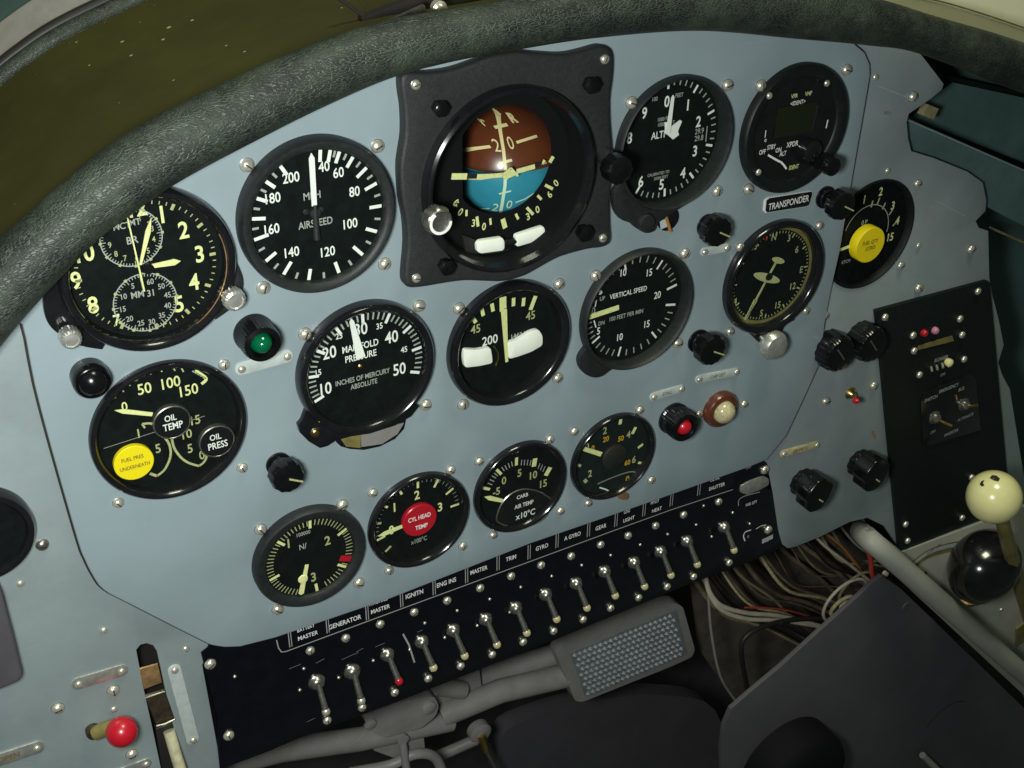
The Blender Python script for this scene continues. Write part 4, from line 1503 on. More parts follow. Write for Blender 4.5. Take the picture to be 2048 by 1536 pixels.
# ---------------------------------------------------------------- clock
T = gauge('clk', 'cockpit_clock', 'large chronograph clock with cream numerals partly covered by the leather roll', 'clock', .008, -.001, .885, bez='gloss', glass=True)
c, r, z = T.c, T.r, T.zd + .0003
b = MB()
tx(b, T, [('1', 324, 429), ('2', 367, 460), ('3', 399, 508), ('4', 388, 564), ('8', 186, 610), ('9', 152, 561), ('10', 170, 506), ('11', 222, 440), ('12', 275, 415)], M['lume'], .0092, .84, .02)
tx(b, T, [('5', 358, 608)], M['lume'], .0092, .84, .02)
tx(b, T, [('7', 234, 640)], M['lume'], .0060, .84, .02)
for k in range(60):
    b.tick(c, z, k * 6, r * .80, r * .80 - (.0032 if k % 5 == 0 else .0018), .0016 if k % 5 == 0 else .0005, M['lume_dim'])
for (u, v, du, dv, su, sv) in ((262, 475, 66, 58, 196, 0), (290, 604, 65, 60, 0, 0)):
    c2, r2 = circ(u - du, u + du, v - dv, v + dv, z)
    b.arc(c2, z + .0001, 0, 360, r2 * .95, r2 * .985, M['grey_ink'], 64)
    for k in range(60):
        b.tick(c2, z + .0002, k * 6, r2 * .95, r2 * (.87 if k % 5 else .80), .0004, M['grey_ink'])
    for k in range(12):
        b.tick(c2, z + .0003, k * 30, r2 * 1.02, r2 * .93, .0014, M['lume_dim'])
    if v < 500:
        nums = [('1', 30), ('2', 60), ('3', 75), ('4', 105), ('5', 140), ('6', 175), ('7', 205), ('8', 232), ('9', 262)]
    else:
        nums = [('60', 0), ('55', 38), ('50', 70), ('45', 100), ('40', 130), ('35', 160), ('30', 195), ('25', 220), ('20', 250), ('15', 280), ('10', 310), ('5', 340)]
        nums = [('60', 20), ('50', 52), ('45', 82), ('40', 112), ('35', 142), ('30', 172), ('25', 200), ('20', 232), ('15', 265), ('10', 300), ('5', 335)]
    for s_, a in nums:
        b.text(s_, (c2.x + r2 * .70 * sin(radians(a)), c2.y + r2 * .70 * cos(radians(a)), z + .0002), .0031, M['lume_dim'] if v < 500 else M['grey_ink'], .84)
b.text('MCT', at(244, 452, z + .0002), .0034, M['grey_ink'], .9)
b.text('MT', at(270, 444, z + .0002), .0034, M['grey_ink'], .9)
b.text('BR', at(265, 480, z + .0002), .0040, M['grey_ink'], .9)
b.text('MM', at(275, 589, z + .0002), .0038, M['grey_ink'], .84)
b.text('31', at(301, 586, z + .0002), .0038, M['grey_ink'], .84)
T.part('markings', b)
pointer(T, (281, 530), (303, 434), .0012, .0026, 'lume', .0022, name='minute_hand', tiplen=.3)
pointer(T, (290, 535), (362, 522), .0018, .0034, 'lume', .0018, name='hour_hand', tiplen=.18)
pointer(T, (289, 583), (254, 431), .0008, .0007, 'lume', .0028, name='sweep_hand', tiplen=.05, hub=.0028, hubm='gloss')
pointer(T, (281, 548), (288, 584), .0016, .0008, 'lume_dim', .0010, name='small_hand', tiplen=.2)
b = MB()
b.arc(c, .006, 70, 150, r * .872, r * .884, M['brassy'], 40)  # flat brass-coloured arc just inside the right of the rim
zl = .003
T.part('brass_arc', b)
b = MB()
b.plate(lugpoly(T, [(458, 490), (474, 525), (487, 560), (483, 592), (466, 615), (432, 640)], zl), 0, zl, M['matte'], bevel=.0006)
T.part('case_lug', b)
b = MB()
b.plate(lugpoly(T, [(96, 560), (88, 590), (88, 622), (98, 650), (122, 672), (160, 692), (205, 700)], zl), 0, zl, M['gloss'], bevel=.0006)
T.part('case_lug', b)
for nm, (u, v), rp in (('stop_button', (472, 604), 22), ('winding_knob', (144, 682), 21)):
    c2, r2 = cpx(u, v, rp, .013)
    b = MB()
    m_ = M['tag']

    def kn(a, h):
        return 1 + .035 * cos(a * 18) if h < .0115 else 1
    b.lathe(Vector((c2.x, c2.y, .001)), [(r2 * .6, 0), (r2 * .6, .004), (r2 * .98, .0045), (r2, .009), (r2 * .93, .0108), (r2 * .7, .0118), (r2 * .62, .0112), (r2 * .3, .0114), (0, .0116)], M['tag'], 72, squash=kn)
    T.part(nm, b, 'bright milled metal ' + nm.replace('_', ' '))

# ---------------------------------------------------------------- attitude indicator
c, r = G['ah']
c = Vector((c.x, c.y, 0))
T = Thing('attitude_indicator', 'large square attitude indicator with a brown and blue horizon ball', 'attitude indicator', c)
T.c, T.r = c, r
zp = .007
outl = [(803, 160), (808, 151), (820, 146), (862, 146), (909, 139), (956, 123), (991, 111), (1038, 104), (1085, 107), (1131, 109), (1168, 102), (1200, 93), (1214, 94), (1224, 103), (1228, 122),
        (1226, 160), (1221, 200), (1222, 250), (1226, 300), (1226, 350), (1221, 397), (1221, 450), (1223, 478), (1217, 491), (1200, 497), (1176, 500), (1122, 515), (1085, 534), (1050, 553), (1010, 564), (970, 564), (929, 563), (885, 569), (850, 575), (822, 577), (812, 570), (810, 550), (815, 490), (812, 440), (804, 397), (801, 340), (804, 310), (810, 270), (809, 220), (804, 185)]
b = MB()
ringin = circle(c, r * .93, 64)
b.plate([p.xy for p in spline(pxs(outl, zp), 3, True)], -.0005, zp, M['crackle'], holes=[ringin], bevel=.0022, segs=3)
T.part('face_plate', b)
b = MB()
b.lathe(c, [(r, zp - .001), (r, .011), (r * .985, .0135), (r * .955, .0145), (r * .93, .0138), (r * .905, .010)], M['gloss'], 96)
b.lathe(c, [(r * .906, .0102), (r * .90, .004), (r * .89, -.0095)], M['grip'], 96)
T.part('bezel_ring', b)
# scale mask around the ball
zm = -.0080
bc = at(1009, 327, -.046)
RB = .0365
b = MB()
mc_, mr_ = circ(912, 1098, 203, 434, zm)
left_u = 924
hole = []
for p in circle(mc_, mr_, 72):
    hole.append(Vector((p[0], p[1])))
xl = at(925, 330, zm).x
hole = [Vector((max(p.x, xl), p.y)) for p in hole]
hole2 = []
for p in hole:
    if not hole2 or (p - hole2[-1]).length > 1e-6:
        hole2.append(p)
b.plate([Vector(p) for p in circle(c, r * .89, 72)], zm - .001, zm, M['grip'], holes=[hole2])
T.part('mask_plate', b)
# ball
b = MB()
yh = at(1009, 350, -.012).y
seg_, rg = 72, 48
vs = []
fsb, fsl = [], []
th0 = math.asin(max(-1, min(1, (yh - bc.y) / RB)))
lats = [-pi / 2 + (th0 + pi / 2) * k / 24 for k in range(25)] + [th0 + (pi / 2 - th0) * k / 24 for k in range(1, 25)]
for la in lats:
    for k in range(seg_):
        lo_ = 2 * pi * k / seg_
        vs.append(bc + RB * Vector((cos(la) * sin(lo_), sin(la), cos(la) * cos(lo_))))
for i in range(len(lats) - 1):
    for k in range(seg_):
        f = (i * seg_ + k, i * seg_ + (k + 1) % seg_, (i + 1) * seg_ + (k + 1) % seg_, (i + 1) * seg_ + k)
        (fsl if i < 24 else fsb).append(f)
i0 = b.mi(M['blue'])
i1 = b.mi(M['brown'])
bv = [b.bm.verts.new(v) for v in vs]
for f in fsl + fsb:
    fa = b.bm.faces.new([bv[k] for k in f])
    fa.smooth = True
    fa.material_index = i0 if f in fsl[:0] else 0
nl = len(fsl)
b.bm.faces.ensure_lookup_table()
for k, fa in enumerate(b.bm.faces):
    fa.material_index = i0 if k < nl else i1
ball = T.part('horizon_ball', b)


def onball(v, e=.00035):
    d = Vector((v.x - bc.x, v.y - bc.y))
    q = max(1e-9, (RB + e) ** 2 - d.length_squared)
    return Vector((v.x, v.y, bc.z + math.sqrt(q)))


def bp(u, v):
    """pixel to a point on the ball"""
    o_ = CC
    d = (at(u, v, 0) - CC).normalized()
    oc = o_ - bc
    B_ = oc.dot(d)
    disc = B_ * B_ - (oc.dot(oc) - (RB + .00035) ** 2)
    if disc < 0:
        disc = 0
    return o_ + d * (-B_ - math.sqrt(disc))


def bline(px, wd, m, n=14):
    L = []
    for (a, c_) in zip(px, px[1:]):
        for k in range(n):
            t = k / n
            L.append(bp(a[0] + (c_[0] - a[0]) * t, a[1] + (c_[1] - a[1]) * t))
    L.append(bp(*px[-1]))
    b.strip(L, wd, m, fn=onball)


b = MB()
bline([(995, 222), (1001, 265), (1007, 300), (1011, 340)], .0016, M['hline'])
bline([(1011, 346), (1010, 372), (1004, 410), (1000, 430)], .0016, M['hlineb'])
bline([(924, 301), (950, 297), (981, 293)], .0013, M['hline'])
bline([(1033, 285), (1055, 278), (1074, 272)], .0013, M['hline'])
bline([(989, 255), (1015, 249)], .0012, M['hline'])
bline([(999, 327), (1024, 320)], .0014, M['hline'])
bline([(925, 357), (960, 358), (1000, 352), (1045, 341), (1093, 325)], .0010, M['hline'])
bline([(998, 388), (1022, 382)], .0010, M['hlineb'])
bline([(934, 417), (960, 418), (979, 417)], .0008, M['hlineb'])
bline([(1031, 405), (1050, 398), (1069, 386)], .0008, M['hlineb'])
for s_, u, v, m_, h_ in (('2', 993, 291, 'hline', .0062), ('0', 1021, 286, 'hline', .0062), ('2', 991, 415, 'hlineb', .0060), ('0', 1019, 409, 'hlineb', .0060)):
    b.text(s_, bp(u, v), h_, M[m_], .82, .0, fn=onball)
b.text('r', bp(968, 246), .0030, M['hline'], 1.2, .01, rot=.1, fn=onball)
b.text('R', bp(1026, 236), .0034, M['hline'], 1.3, .05, fn=onball)
T.part('ball_markings', b, parent=ball)
# bank scale
b = MB()
zq = zm + .0004
for u, v, rot, wd, l in ((1008, 447, .28, .0030, .0064), (981, 443, .1, .0014, .0042), (955, 443, .12, .0018, .0064), (933, 426, -.05, .0014, .0038), (1034, 433, .45, .0016, .0042), (1060, 422, .7, .0018, .0070), (1079, 395, .75, .0016, .0042), (1098, 374, 1.0, .0018, .0064), (1103, 319, -.6, .0024, .0040), (1087, 324, -.6, .0018, .0026)):
    b.rect(at(u, v, zq), wd, l, M['lume'], rot=rot)
for s_, u, v, rot in (('3', 947, 446, -.1), ('0', 968, 453, -.1), ('3', 1056, 433, .25), ('0', 1075, 419, .25), ('6', 1099, 389, .6), ('0', 1112, 366, .6), ('6', 912, 405, -.6), ('0', 921, 424, -.6), ('r', 915, 408, 0)):
    b.text(s_, at(u, v, zq), .0046, M['lume'], .84, .02, rot=rot)
T.part('bank_scale', b)
# aircraft symbol in front of the ball
b = MB()
zz = -.004


def bar(pts, wd, m, zz=zz, th=.0006):
    for A, B in zip(pts, pts[1:]):
        A, B = at(*A, zz), at(*B, zz)
        t = (B - A).normalized()
        nn = Vector((-t.y, t.x, 0)) * wd / 2
        b.plate([q.xy for q in (A - nn, B - nn, B + nn, A + nn)], zz - th, zz, M[m])


bar([(904, 353), (934, 353)], .0036, 'lume')
bar([(934, 353), (954, 353)], .0026, 'matte')
bar([(954, 353), (985, 352), (1006, 350)], .0026, 'lume')
bar([(1034, 343), (1070, 333)], .0028, 'lume')
bar([(1070, 333), (1082, 328)], .0022, 'matte')
bar([(1006, 350), (1022, 337)], .0014, 'lume')
bar([(1022, 337), (1036, 352)], .0014, 'lume')
bar([(1006, 352), (1014, 360)], .0014, 'lume')
P_ = [at(u, v, zz) for u, v in ((1008, 352), (1022, 340), (1032, 350), (1014, 358))]
b.plate([p.xy for p in P_[::-1]], zz - .0006, zz + .0001, M['lume'])
T.part('aircraft_symbol', b)
# slip indicator tubes
b = MB()
zt_ = .001
for P_ in ([(954, 489), (960, 482), (1005, 475), (1010, 482), (1010, 497), (1006, 502), (962, 508), (955, 504)], [(1031, 471), (1089, 452), (1094, 477), (1033, 495)]):
    b.plate(rounded(pxs(P_, zt_), .002, 3), zt_ - .003, zt_, M['tubewhite'], bevel=.0008)
T.part('slip_tube', b, 'bright white slip tube halves')
b = MB()
b.tube([at(1006, 488, -.001), at(1034, 480, -.001)], .0020, M['gloss'], 12)
b.plate([Vector(p).xy for p in pxs([(935, 520), (925, 470), (1000, 500), (1080, 490), (1120, 430), (1130, 470), (1080, 520), (1000, 545)], -.003)][::-1], -.005, -.003, M['wire_dk'])
T.part('slip_holder', b)
b = MB()
b.lathe(c, [(r * .90, .008), (0, .008)], M['glass'], 72)
T.part('glass', b)
screws(T, [(833, 170), (1211, 119), (1207, 477), (834, 557)], zp, screw_mesh(.0027, .0016), 'corner_screw')
for u, v, du, dv in ((884, 219, 0, 0), (1187, 172, 0, 0), (896, 536, 0, 0), (1172, 468, 0, 0)):
    c2, r2 = cpx(u, v, 16, .013)
    b = MB()
    b.lathe(Vector((c2.x, c2.y, zp)), [(r2 * .85, 0), (r2 * .85, .0015), (r2 * .6, .0018), (r2 * .62, .0034), (r2, .0038), (r2, .0066), (r2 * .75, .0074), (0, .0077)], M['bakelite'], 6, smooth=False)
    T.part('hex_button', b)
c2, r2 = cpx(880, 445, 28, .020)
b = MB()
b.lathe(Vector((c2.x, c2.y, zp)), [(r2 * .55, 0), (r2 * .6, .004), (r2 * .95, .006), (r2, .010), (r2 * .9, .0128), (r2 * .78, .0135), (r2 * .6, .0125), (0, .0125)], M['steel'], 36, squash=lambda a, h: 1 + .05 * cos(8 * a) * (1 if h < .0128 else 0))
b.arc(Vector((c2.x, c2.y, 0)), zp + .0140, 90, 330, r2 * .62, r2 * .82, M['white'])
T.part('setting_knob', b, 'dull metal setting knob at the lower left of the bezel')
c2, r2 = cpx(1243, 343, 27, .024)
b = MB()
b.tube([at(1207, 310, .006), at(1222, 327, .016)], .0044, M['matte'], 16, rs=[.0056, .0038])
b.lathe(Vector((c2.x, c2.y, .012)), [(r2 * .5, 0), (r2 * .95, .002), (r2, .006), (r2 * .95, .011), (r2 * .7, .0125), (0, .013)], M['bakelite'], 36, squash=lambda a, h: 1 + .04 * cos(10 * a))
T.part('cage_knob', b, 'black caging knob at the right side')
T.part('casing', (lambda bb_: (bb_.lathe(c, [(r * .96, -.002), (r * .96, -.09), (0, -.09)], M['wire_dk'], 40), bb_)[1])(MB()))

# ================================================================== KNOBS, LAMPS, LABELS
def stem_knob(u0, v0, u1, v1, rp, name, label, cat, group, zt=.018, z0=0.0, bodyr=None):
    c1, r1 = cpx(u1, v1, rp, zt)
    c1 = Vector((c1.x, c1.y, 0))
    T = Thing(name, label, cat, Vector((c1.x, c1.y, z0)), group)
    b = MB()
    rn = bodyr or r1 * .62
    b.lathe(Vector((c1.x, c1.y, z0)), [(rn * 1.25, 0), (rn * 1.25, .0015), (rn, .002), (rn, .0045), (rn * .6, .005), (rn * .55, zt - z0 - .009)], M['bakelite'], 30)
    T.part('stem', b)
    b = MB()
    k = zt - z0
    b.lathe(Vector((c1.x, c1.y, z0)), [(r1 * .6, k - .010), (r1 * .98, k - .009), (r1, k - .003), (r1 * .92, k - .0008), (r1 * .7, k), (r1 * .3, k - .0004), (0, k - .0004)], M['bakelite'], 44, squash=lambda a, h: 1 + .035 * cos(12 * a))
    hd = T.part('knob_head', b)
    b = MB()
    b.box(Vector((c1.x, c1.y, z0 + k + .0001)) + Vector((r1 * .42, -r1 * .2, 0)), r1 * .9, .0009, .0006, M['lume_dim'], rot=-.5)
    T.part('index_line', b, parent=hd)
    return T


kg = 'small black dimmer knobs on the panel'
stem_knob(561, 934, 578, 959, 31, 'dimmer_knob', 'black dimmer knob at the lower left beside the triple engine gauge', 'knob', kg)
stem_knob(1411, 682, 1428, 704, 28, 'dimmer_knob', 'black dimmer knob between the vertical speed gauge and radio compass', 'knob', kg)
stem_knob(1650, 398, 1690, 414, 26, 'dimmer_knob', 'black dimmer knob right of the black transponder label', 'knob', kg, .020)
stem_knob(1420, 448, 1440, 466, 28, 'dimmer_knob', 'black dimmer knob under the altimeter beside its lug', 'knob', kg, .014)

# black capped lamp at left
c1, r1 = cpx(186, 766, 36, .010)
T = Thing('capped_lamp', 'black capped lamp at the left edge between clock and engine gauge', 'lamp', Vector((c1.x, c1.y, 0)))
b = MB()
c1 = Vector((c1.x, c1.y, 0))
b.lathe(c1, [(r1 * 1.0, 0), (r1 * 1.02, .006), (r1, .009), (r1 * .9, .0105), (r1 * .84, .0095), (r1 * .6, .011), (0, .012)], M['bakelite'], 48)
T.part('lamp_body', b)
b = MB()
b.lathe(c1, [(r1 * .80, .0098), (r1 * .74, .0112), (r1 * .5, .0135), (r1 * .2, .0148), (0, .015)], M['bakelite'], 40)
T.part('lamp_cap', b)

# green lamp
c1, r1 = cpx(526, 690, 37, .016)
T = Thing('indicator_lamp', 'green lensed indicator lamp in a ribbed black holder', 'lamp', Vector((c1.x, c1.y, 0)), 'press to test indicator lamps')
c1 = Vector((c1.x, c1.y, 0))
b = MB()
b.lathe(c1, [(r1 * 1.06, 0), (r1 * 1.06, .002), (r1, .003), (r1, .013), (r1 * .95, .0155), (r1 * .7, .0165), (r1 * .62, .0150), (r1 * .60, .011)], M['bakelite'], 96, squash=lambda a, h: 1 + (.025 * cos(32 * a) if .0025 < h < .0135 else 0))
T.part('lamp_holder', b)
b = MB()
cl = c1 + Vector((0, 0, .011))
rl = r1 * .60
b.lathe(cl, [(rl, 0)] + [(rl * cos(a * pi / 16), .0085 * sin(a * pi / 16)) for a in range(1, 8)] + [(0, .0085)], M['green'], 40)
T.part('lens', b)
# red lamp
c1, r1 = cpx(1372, 857, 27, .016)
T = Thing('indicator_lamp', 'red lensed indicator lamp in a ribbed black holder', 'lamp', Vector((c1.x, c1.y, 0)), 'press to test indicator lamps')
c1 = Vector((c1.x, c1.y, 0))
b = MB()
b.lathe(c1, [(r1 * 1.08, 0), (r1 * 1.08, .002), (r1, .003), (r1, .013), (r1 * .95, .0155), (r1 * .7, .0165), (r1 * .60, .0155), (r1 * .58, .012)], M['bakelite'], 96, squash=lambda a, h: 1 + (.025 * cos(32 * a) if .0025 < h < .0135 else 0))
T.part('lamp_holder', b)
b = MB()
cl = c1 + Vector((0, 0, .012))
rl = r1 * .56
b.lathe(cl, [(rl, 0)] + [(rl * cos(a * pi / 16), .0065 * sin(a * pi / 16)) for a in range(1, 8)] + [(0, .0065)], M['red'], 40)
T.part('lens', b)
# brown knob with clear dome
c1, r1 = cpx(1447, 823, 33, .006)
T = Thing('guarded_lamp', 'brown ringed lamp with a yellowed clear dome right of the red lamp', 'lamp', Vector((c1.x, c1.y, 0)))
c1 = Vector((c1.x, c1.y, 0))
b = MB()
b.lathe(c1, [(r1, 0), (r1, .004), (r1 * .9, .006), (r1 * .7, .0068), (r1 * .58, .0060)], M['amber'], 44)
T.part('ring', b)
b = MB()
b.lathe(c1, [(r1 * .62, .005)] + [(r1 * .62 * cos(a * pi / 14), .006 + .008 * sin(a * pi / 14)) for a in range(1, 7)] + [(0, .014)], M['clearyel'], 36)
T.part('dome', b)
screws(T, [(1399, 829), (1489, 809)], 0, SCREW_D)


# label plates: (points px, tex, material)
def label_plate(name, label, a, bq, wpx, text, z=0.0, m='clear', group=None, tm='ink', th=.0009, rivets=True, hgt=None):
    A, B = at(*a, z + th), at(*bq, z + th)
    mid = (A + B) / 2
    d = (B - A)
    L = d.length
    rot = atan2(d.y, d.x)
    W = wpx
    T = Thing(name, label, 'label', Vector((mid.x, mid.y, z)), group)
    b = MB()
    pts = []
    for sgn, x0 in ((1, L / 2), (-1, -L / 2)):
        for k in range(9):
            an = -pi / 2 + pi * k / 8
            pts.append(Vector((x0 + sgn * cos(an) * W * .45, sgn * sin(an) * W / 2, 0)))
    Q = Matrix.Rotation(rot, 3, 'Z')
    b.plate([(mid + Q @ p).xy for p in pts], z, z + th, M[m], bevel=.0003)
    T.part('plate', b)
    if text:
        b = MB()
        b.text(text, Vector((mid.x, mid.y, z + th + .0002)), W * .45, M[tm], .8, rot=rot)
        T.part('lettering', b)
    if rivets:
        T.inst('rivet', RIVET, Vector((A.x, A.y, z + th)), 0)
        T.inst('rivet', RIVET, Vector((B.x, B.y, z + th)), 0)
    return T


lg = 'small riveted label plates'
label_plate('label_plate', 'small clear riveted label plate above the red lamp', (1307, 794), (1362, 778), .0062, 'STALL', group=lg)
label_plate('label_plate', 'longer clear riveted label plate above the brown ringed lamp', (1398, 759), (1472, 744), .0062, 'CHIP DET', group=lg)
label_plate('label_plate', 'clear riveted label plate under the altimeter knob', (1409, 504), (1453, 496), .0060, '', group=lg)
label_plate('label_plate', 'clear riveted label plate beneath the green lamp', (483, 738), (574, 713), .0080, '', group=lg)
label_plate('label_plate', 'worn olive label plate above the two large rotary knobs', (1567, 908), (1633, 890), .0062, 'AIR VALVE', z=zb, m='clearyel', group=lg)
label_plate('label_plate', 'bent bright aluminium label plate left of the slotted lever', (157, 1368), (243, 1342), .0088, '', z=zb, m='tag', group=lg)
label_plate('label_plate', 'aluminium label plate cut by the lower left corner', (-40, 1534), (74, 1496), .0095, 'OPEN', z=zb, m='tag', group=lg)
label_plate('label_plate', 'aluminium label plate at the bottom edge under the red knob', (230, 1552), (292, 1528), .0080, '', z=zb, m='tag', group=lg)
label_plate('label_plate', 'upright clear label plate right of the slotted lever', (349, 1340), (386, 1480), .0080, '', z=zb, m='clear', group=lg)

# TRANSPONDER placard
T = Thing('transponder_placard', 'slanted black placard reading TRANSPONDER with a white edge', 'label', at(1577, 404, 0))
b = MB()
pts = pxs([(1530, 401), (1536, 396), (1624, 382), (1626, 386), (1619, 410), (1614, 413), (1531, 426), (1528, 422)], .001)
b.plate([p.xy for p in pts], 0, .0010, M['white'])
mid = at(1577, 404, .001)
b.plate([(mid + (p - mid) * .955).xy.to_3d() + Vector((.0003, 0, 0)) for p in pts], .0008, .0014, M['gloss'], bevel=.0002)
T.part('plate', b)
b = MB()
b.text('TRANSPONDER', at(1578, 405, .0018), .0048, M['white'], .74)
T.part('lettering', b)

# black knobs on right
for i, (u, v, rp, ld) in enumerate([(1678, 708, 32, 'left hand fluted black knob of the pair beside the radio panel'), (1743, 690, 31, 'right hand fluted black knob overlapping the radio panel edge')]):
    c1, r1 = cpx(u, v, rp, .010)
    T = Thing('fluted_knob', ld, 'knob', Vector((c1.x, c1.y, zb)), 'fluted black knobs beside the radio panel')
    c1 = Vector((c1.x, c1.y, 0))
    b = MB()
    b.lathe(c1, [(r1, zb), (r1 * 1.02, .002), (r1, .010), (r1 * .9, .0125), (r1 * .6, .0132), (0, .0132)], M['bakelite'], 72, squash=lambda a, h: 1 + .03 * cos(14 * a))
    T.part('knob_body', b)
    b = MB()
    b.box(c1 + Vector((-r1 * .1, r1 * .1, .0134)), r1 * .9, .0012, .0006, M['steel'], rot=-.9)
    T.part('index_line', b)
# red tipped small toggle
c1 = at(1700, 786, zb)
T = Thing('toggle_switch', 'small red tipped toggle switch on the right grey plate', 'switch', c1)
b = MB()
b.lathe(c1, [(.005, 0), (.005, .001), (.0035, .0025), (.0022, .005), (0, .005)], M['brass'], 24)
T.part('bushing_nut', b)
b = MB()
tpp = at(1711, 801, .011)
b.tube([c1 + Vector((0, 0, .003)), tpp], .0012, M['steel'], 10)
lv = T.part('lever', b)
b = MB()
b.lathe(tpp - Vector((0, 0, .002)), [(.0016, 0), (.0024, .001), (.0026, .003), (.0018, .0046), (0, .005)], M['red'], 20)
T.part('lever_tip', b, parent=lv)

# rotary knobs (chunky, winged)
for (u, v, ld) in [(1636, 988, 'chunky black winged rotary knob nearer the switch panel'), (1750, 948, 'chunky black winged rotary knob nearer the radio panel')]:
    zt_ = .016
    c1 = at(u, v, zt_)
    c1 = Vector((c1.x, c1.y, 0))
    T = Thing('rotary_knob', ld, 'knob', Vector((c1.x, c1.y, zb)), 'chunky black rotary selector knobs')
    b = MB()
    b.lathe(c1, [(.0115, zb), (.0118, zb + .002), (.0105, .003), (.0095, .004)], M['bakelite'], 48, squash=lambda a, h: 1 + .04 * cos(10 * a))
    T.part('skirt', b)
    b = MB()
    shp = [(-.0125, .004), (-.006, .0135), (.002, .0150), (.012, .0085), (.0125, .004), (.0115, -.004), (.009, -.0105), (.003, -.0150), (-.004, -.0155), (-.0075, -.0135), (-.0085, -.007), (-.0125, -.003)]
    ra = Matrix.Rotation(-.15, 2)
    shp = [ra @ Vector(p) for p in shp]
    b.plate([Vector((c1.x, c1.y)) + p for p in rounded(shp, .003, 3)], .003, .0185, M['bakelite'], bevel=.0015, segs=3)
    g_ = T.part('knob_grip', b)
    b = MB()
    b.box(Vector((c1.x + .002, c1.y - .0055, .0187)), .0055, .0011, .0005, M['lume_dim'], rot=-.7)
    T.part('index_line', b, parent=g_)
    b = MB()
    q = at(u - 42, v - 27, zb)
    b.lathe(q, [(.0022, 0), (.0018, .002), (0, .003)], M['clearyel'], 14)
    b.box(at(u - 38, v - 5, zb + .001), .004, .002, .002, M['clearyel'], rot=-.5)
    T.part('stop_pin', b)

# ================================================================== RADIO PANEL
zr = .0
T = Thing('avionics_rack', 'tall matt black radio panel leaning at the right side', 'panel', at(1890, 830, zr))
b = MB()
rp_ = [(1753, 622), (1975, 562), (1981, 566), (1996, 740), (2014, 936), (2030, 1015), (1900, 1064), (1805, 1103), (1799, 1098), (1780, 900), (1765, 740)]
b.plate([p.xy for p in pxs(rp_, zr)], zb, zr, M['dkblack'], bevel=.0005)
T.part('face_plate', b)
screws(T, [(1771, 635), (1957, 583), (1812, 1049), (1816, 1082), (1925, 1036), (1944, 955)], zr, SCREW_S, 'corner_screw')
screws(T, [(1827, 671), (1921, 638), (1925, 670), (1829, 702), (1929, 719), (1840, 750)], zr, SCREW_S, 'unit_screw')
b = MB()
zz = zr + .0008
pts = pxs([(1836, 700), (1838, 692), (1905, 672), (1908, 682)], zz)
b.plate([p.xy for p in pts][::-1], zr, zz, M['stick'])
T.part('lamp_plate', b)
for (u, v, m_, nm, ld) in ((1852, 668, 'red', 'lamp', 'red lamp lens'), (1874, 663, 'pink', 'lamp', 'pink lamp lens')):
    b = MB()
    q = at(u, v, zr + .003)
    b.lathe(Vector((q.x, q.y, zr)), [(.0030, 0), (.0030, .002), (.0022, .0034), (0, .0042)], M[m_], 20)
    T.part('lamp_lens', b, ld)
b = MB()
b.text('BLINKER', at(1883, 717, zr + .0003), .0034, M['grey_ink'], .84)
b.text('OFF', at(1886, 749, zr + .0003), .0028, M['grey_ink'], .84)
T.part('lettering', b)
for u, v in ((1863, 738), (1874, 735), (1885, 731)):
    b = MB()
    b.tube([at(u - 1, v - 4, zr + .0005), at(u + 1, v + 4, zr + .004)], .0010, M['tag'], 10)
    T.part('selector_lever', b)
b = MB()
q = at(1901, 727, zr + .004)
b.lathe(Vector((q.x, q.y, zr)), [(.0030, 0), (.0036, .002), (.0034, .004), (.002, .0052), (0, .0055)], M['cream'], 22)
T.part('selector_knob', b, 'small cream selector knob')
b = MB()
zz = zr + .0012
pts = pxs([(1842, 806), (1850, 784), (1940, 748), (1952, 756), (1962, 860), (1858, 892), (1846, 888)], zz)
b.plate([p.xy for p in pts], zr, zz, M['gloss'], bevel=.0004)
T.part('switch_sub_plate', b)
b = MB()
zt_ = zz + .0003
for s_, u, v, h_ in (('EMERGENCY', 1898, 776, .0034), ('SWITCH', 1862, 797, .0034), ('BUS', 1923, 778, .0034), ('ALTERNATE', 1931, 834, .0030), ('OFF', 1866, 864, .0030), ('INVERTER', 1903, 865, .0032)):
    b.text(s_, at(u, v, zt_), h_, M['grey_ink'], .82, .02, rot=.06)
T.part('switch_lettering', b)
for (u0, v0, u1, v1) in ((1868, 834, 1903, 852), (1926, 808, 1955, 810)):
    b = MB()
    q = at(u0, v0, zz)
    b.lathe(q, [(.0058, 0), (.0058, .001), (.0045, .0016), (.0042, .004), (.0022, .0058), (0, .006)], M['steel'], 24)
    b.tube([q + Vector((0, 0, .004)), at(u1, v1, zz + .012)], .0013, M['brass'], 10, rs=[.0011, .0017])
    T.part('toggle', b)

# black circular gauge & black box at the far left
c1, r1 = circ(-150, 62, 975, 1172, .002)
T = Thing('edge_gauge', 'black instrument cut off by the left edge of the picture', 'gauge', Vector((c1.x, c1.y, zb)))
c1 = Vector((c1.x, c1.y, 0))
b = MB()
b.lathe(c1, [(r1, zb), (r1, .002), (r1 * .96, .0045), (r1 * .86, .005), (r1 * .82, .0035), (r1 * .82, .001)], M['gloss'], 80)
T.part('bezel', b)
b = MB()
b.lathe(c1, [(r1 * .83, .001), (0, .001)], M['dial'], 60)
T.part('dial', b)
screws(T, [(85, 1091)], zb, screw_mesh(.0034, .0024, m='steel'))
T = Thing('side_box', 'dark grey box with rounded corner at the left edge', 'box', at(0, 1270, zb))
b = MB()
pts = pxs([(-120, 1120), (-8, 1165), (6, 1190), (30, 1280), (48, 1355), (42, 1368), (0, 1386), (-120, 1420)], .012)
b.plate(rounded(pts, .003, 4), zb, .010, M['charcoal'], bevel=.002, segs=3)
T.part('box_body', b)

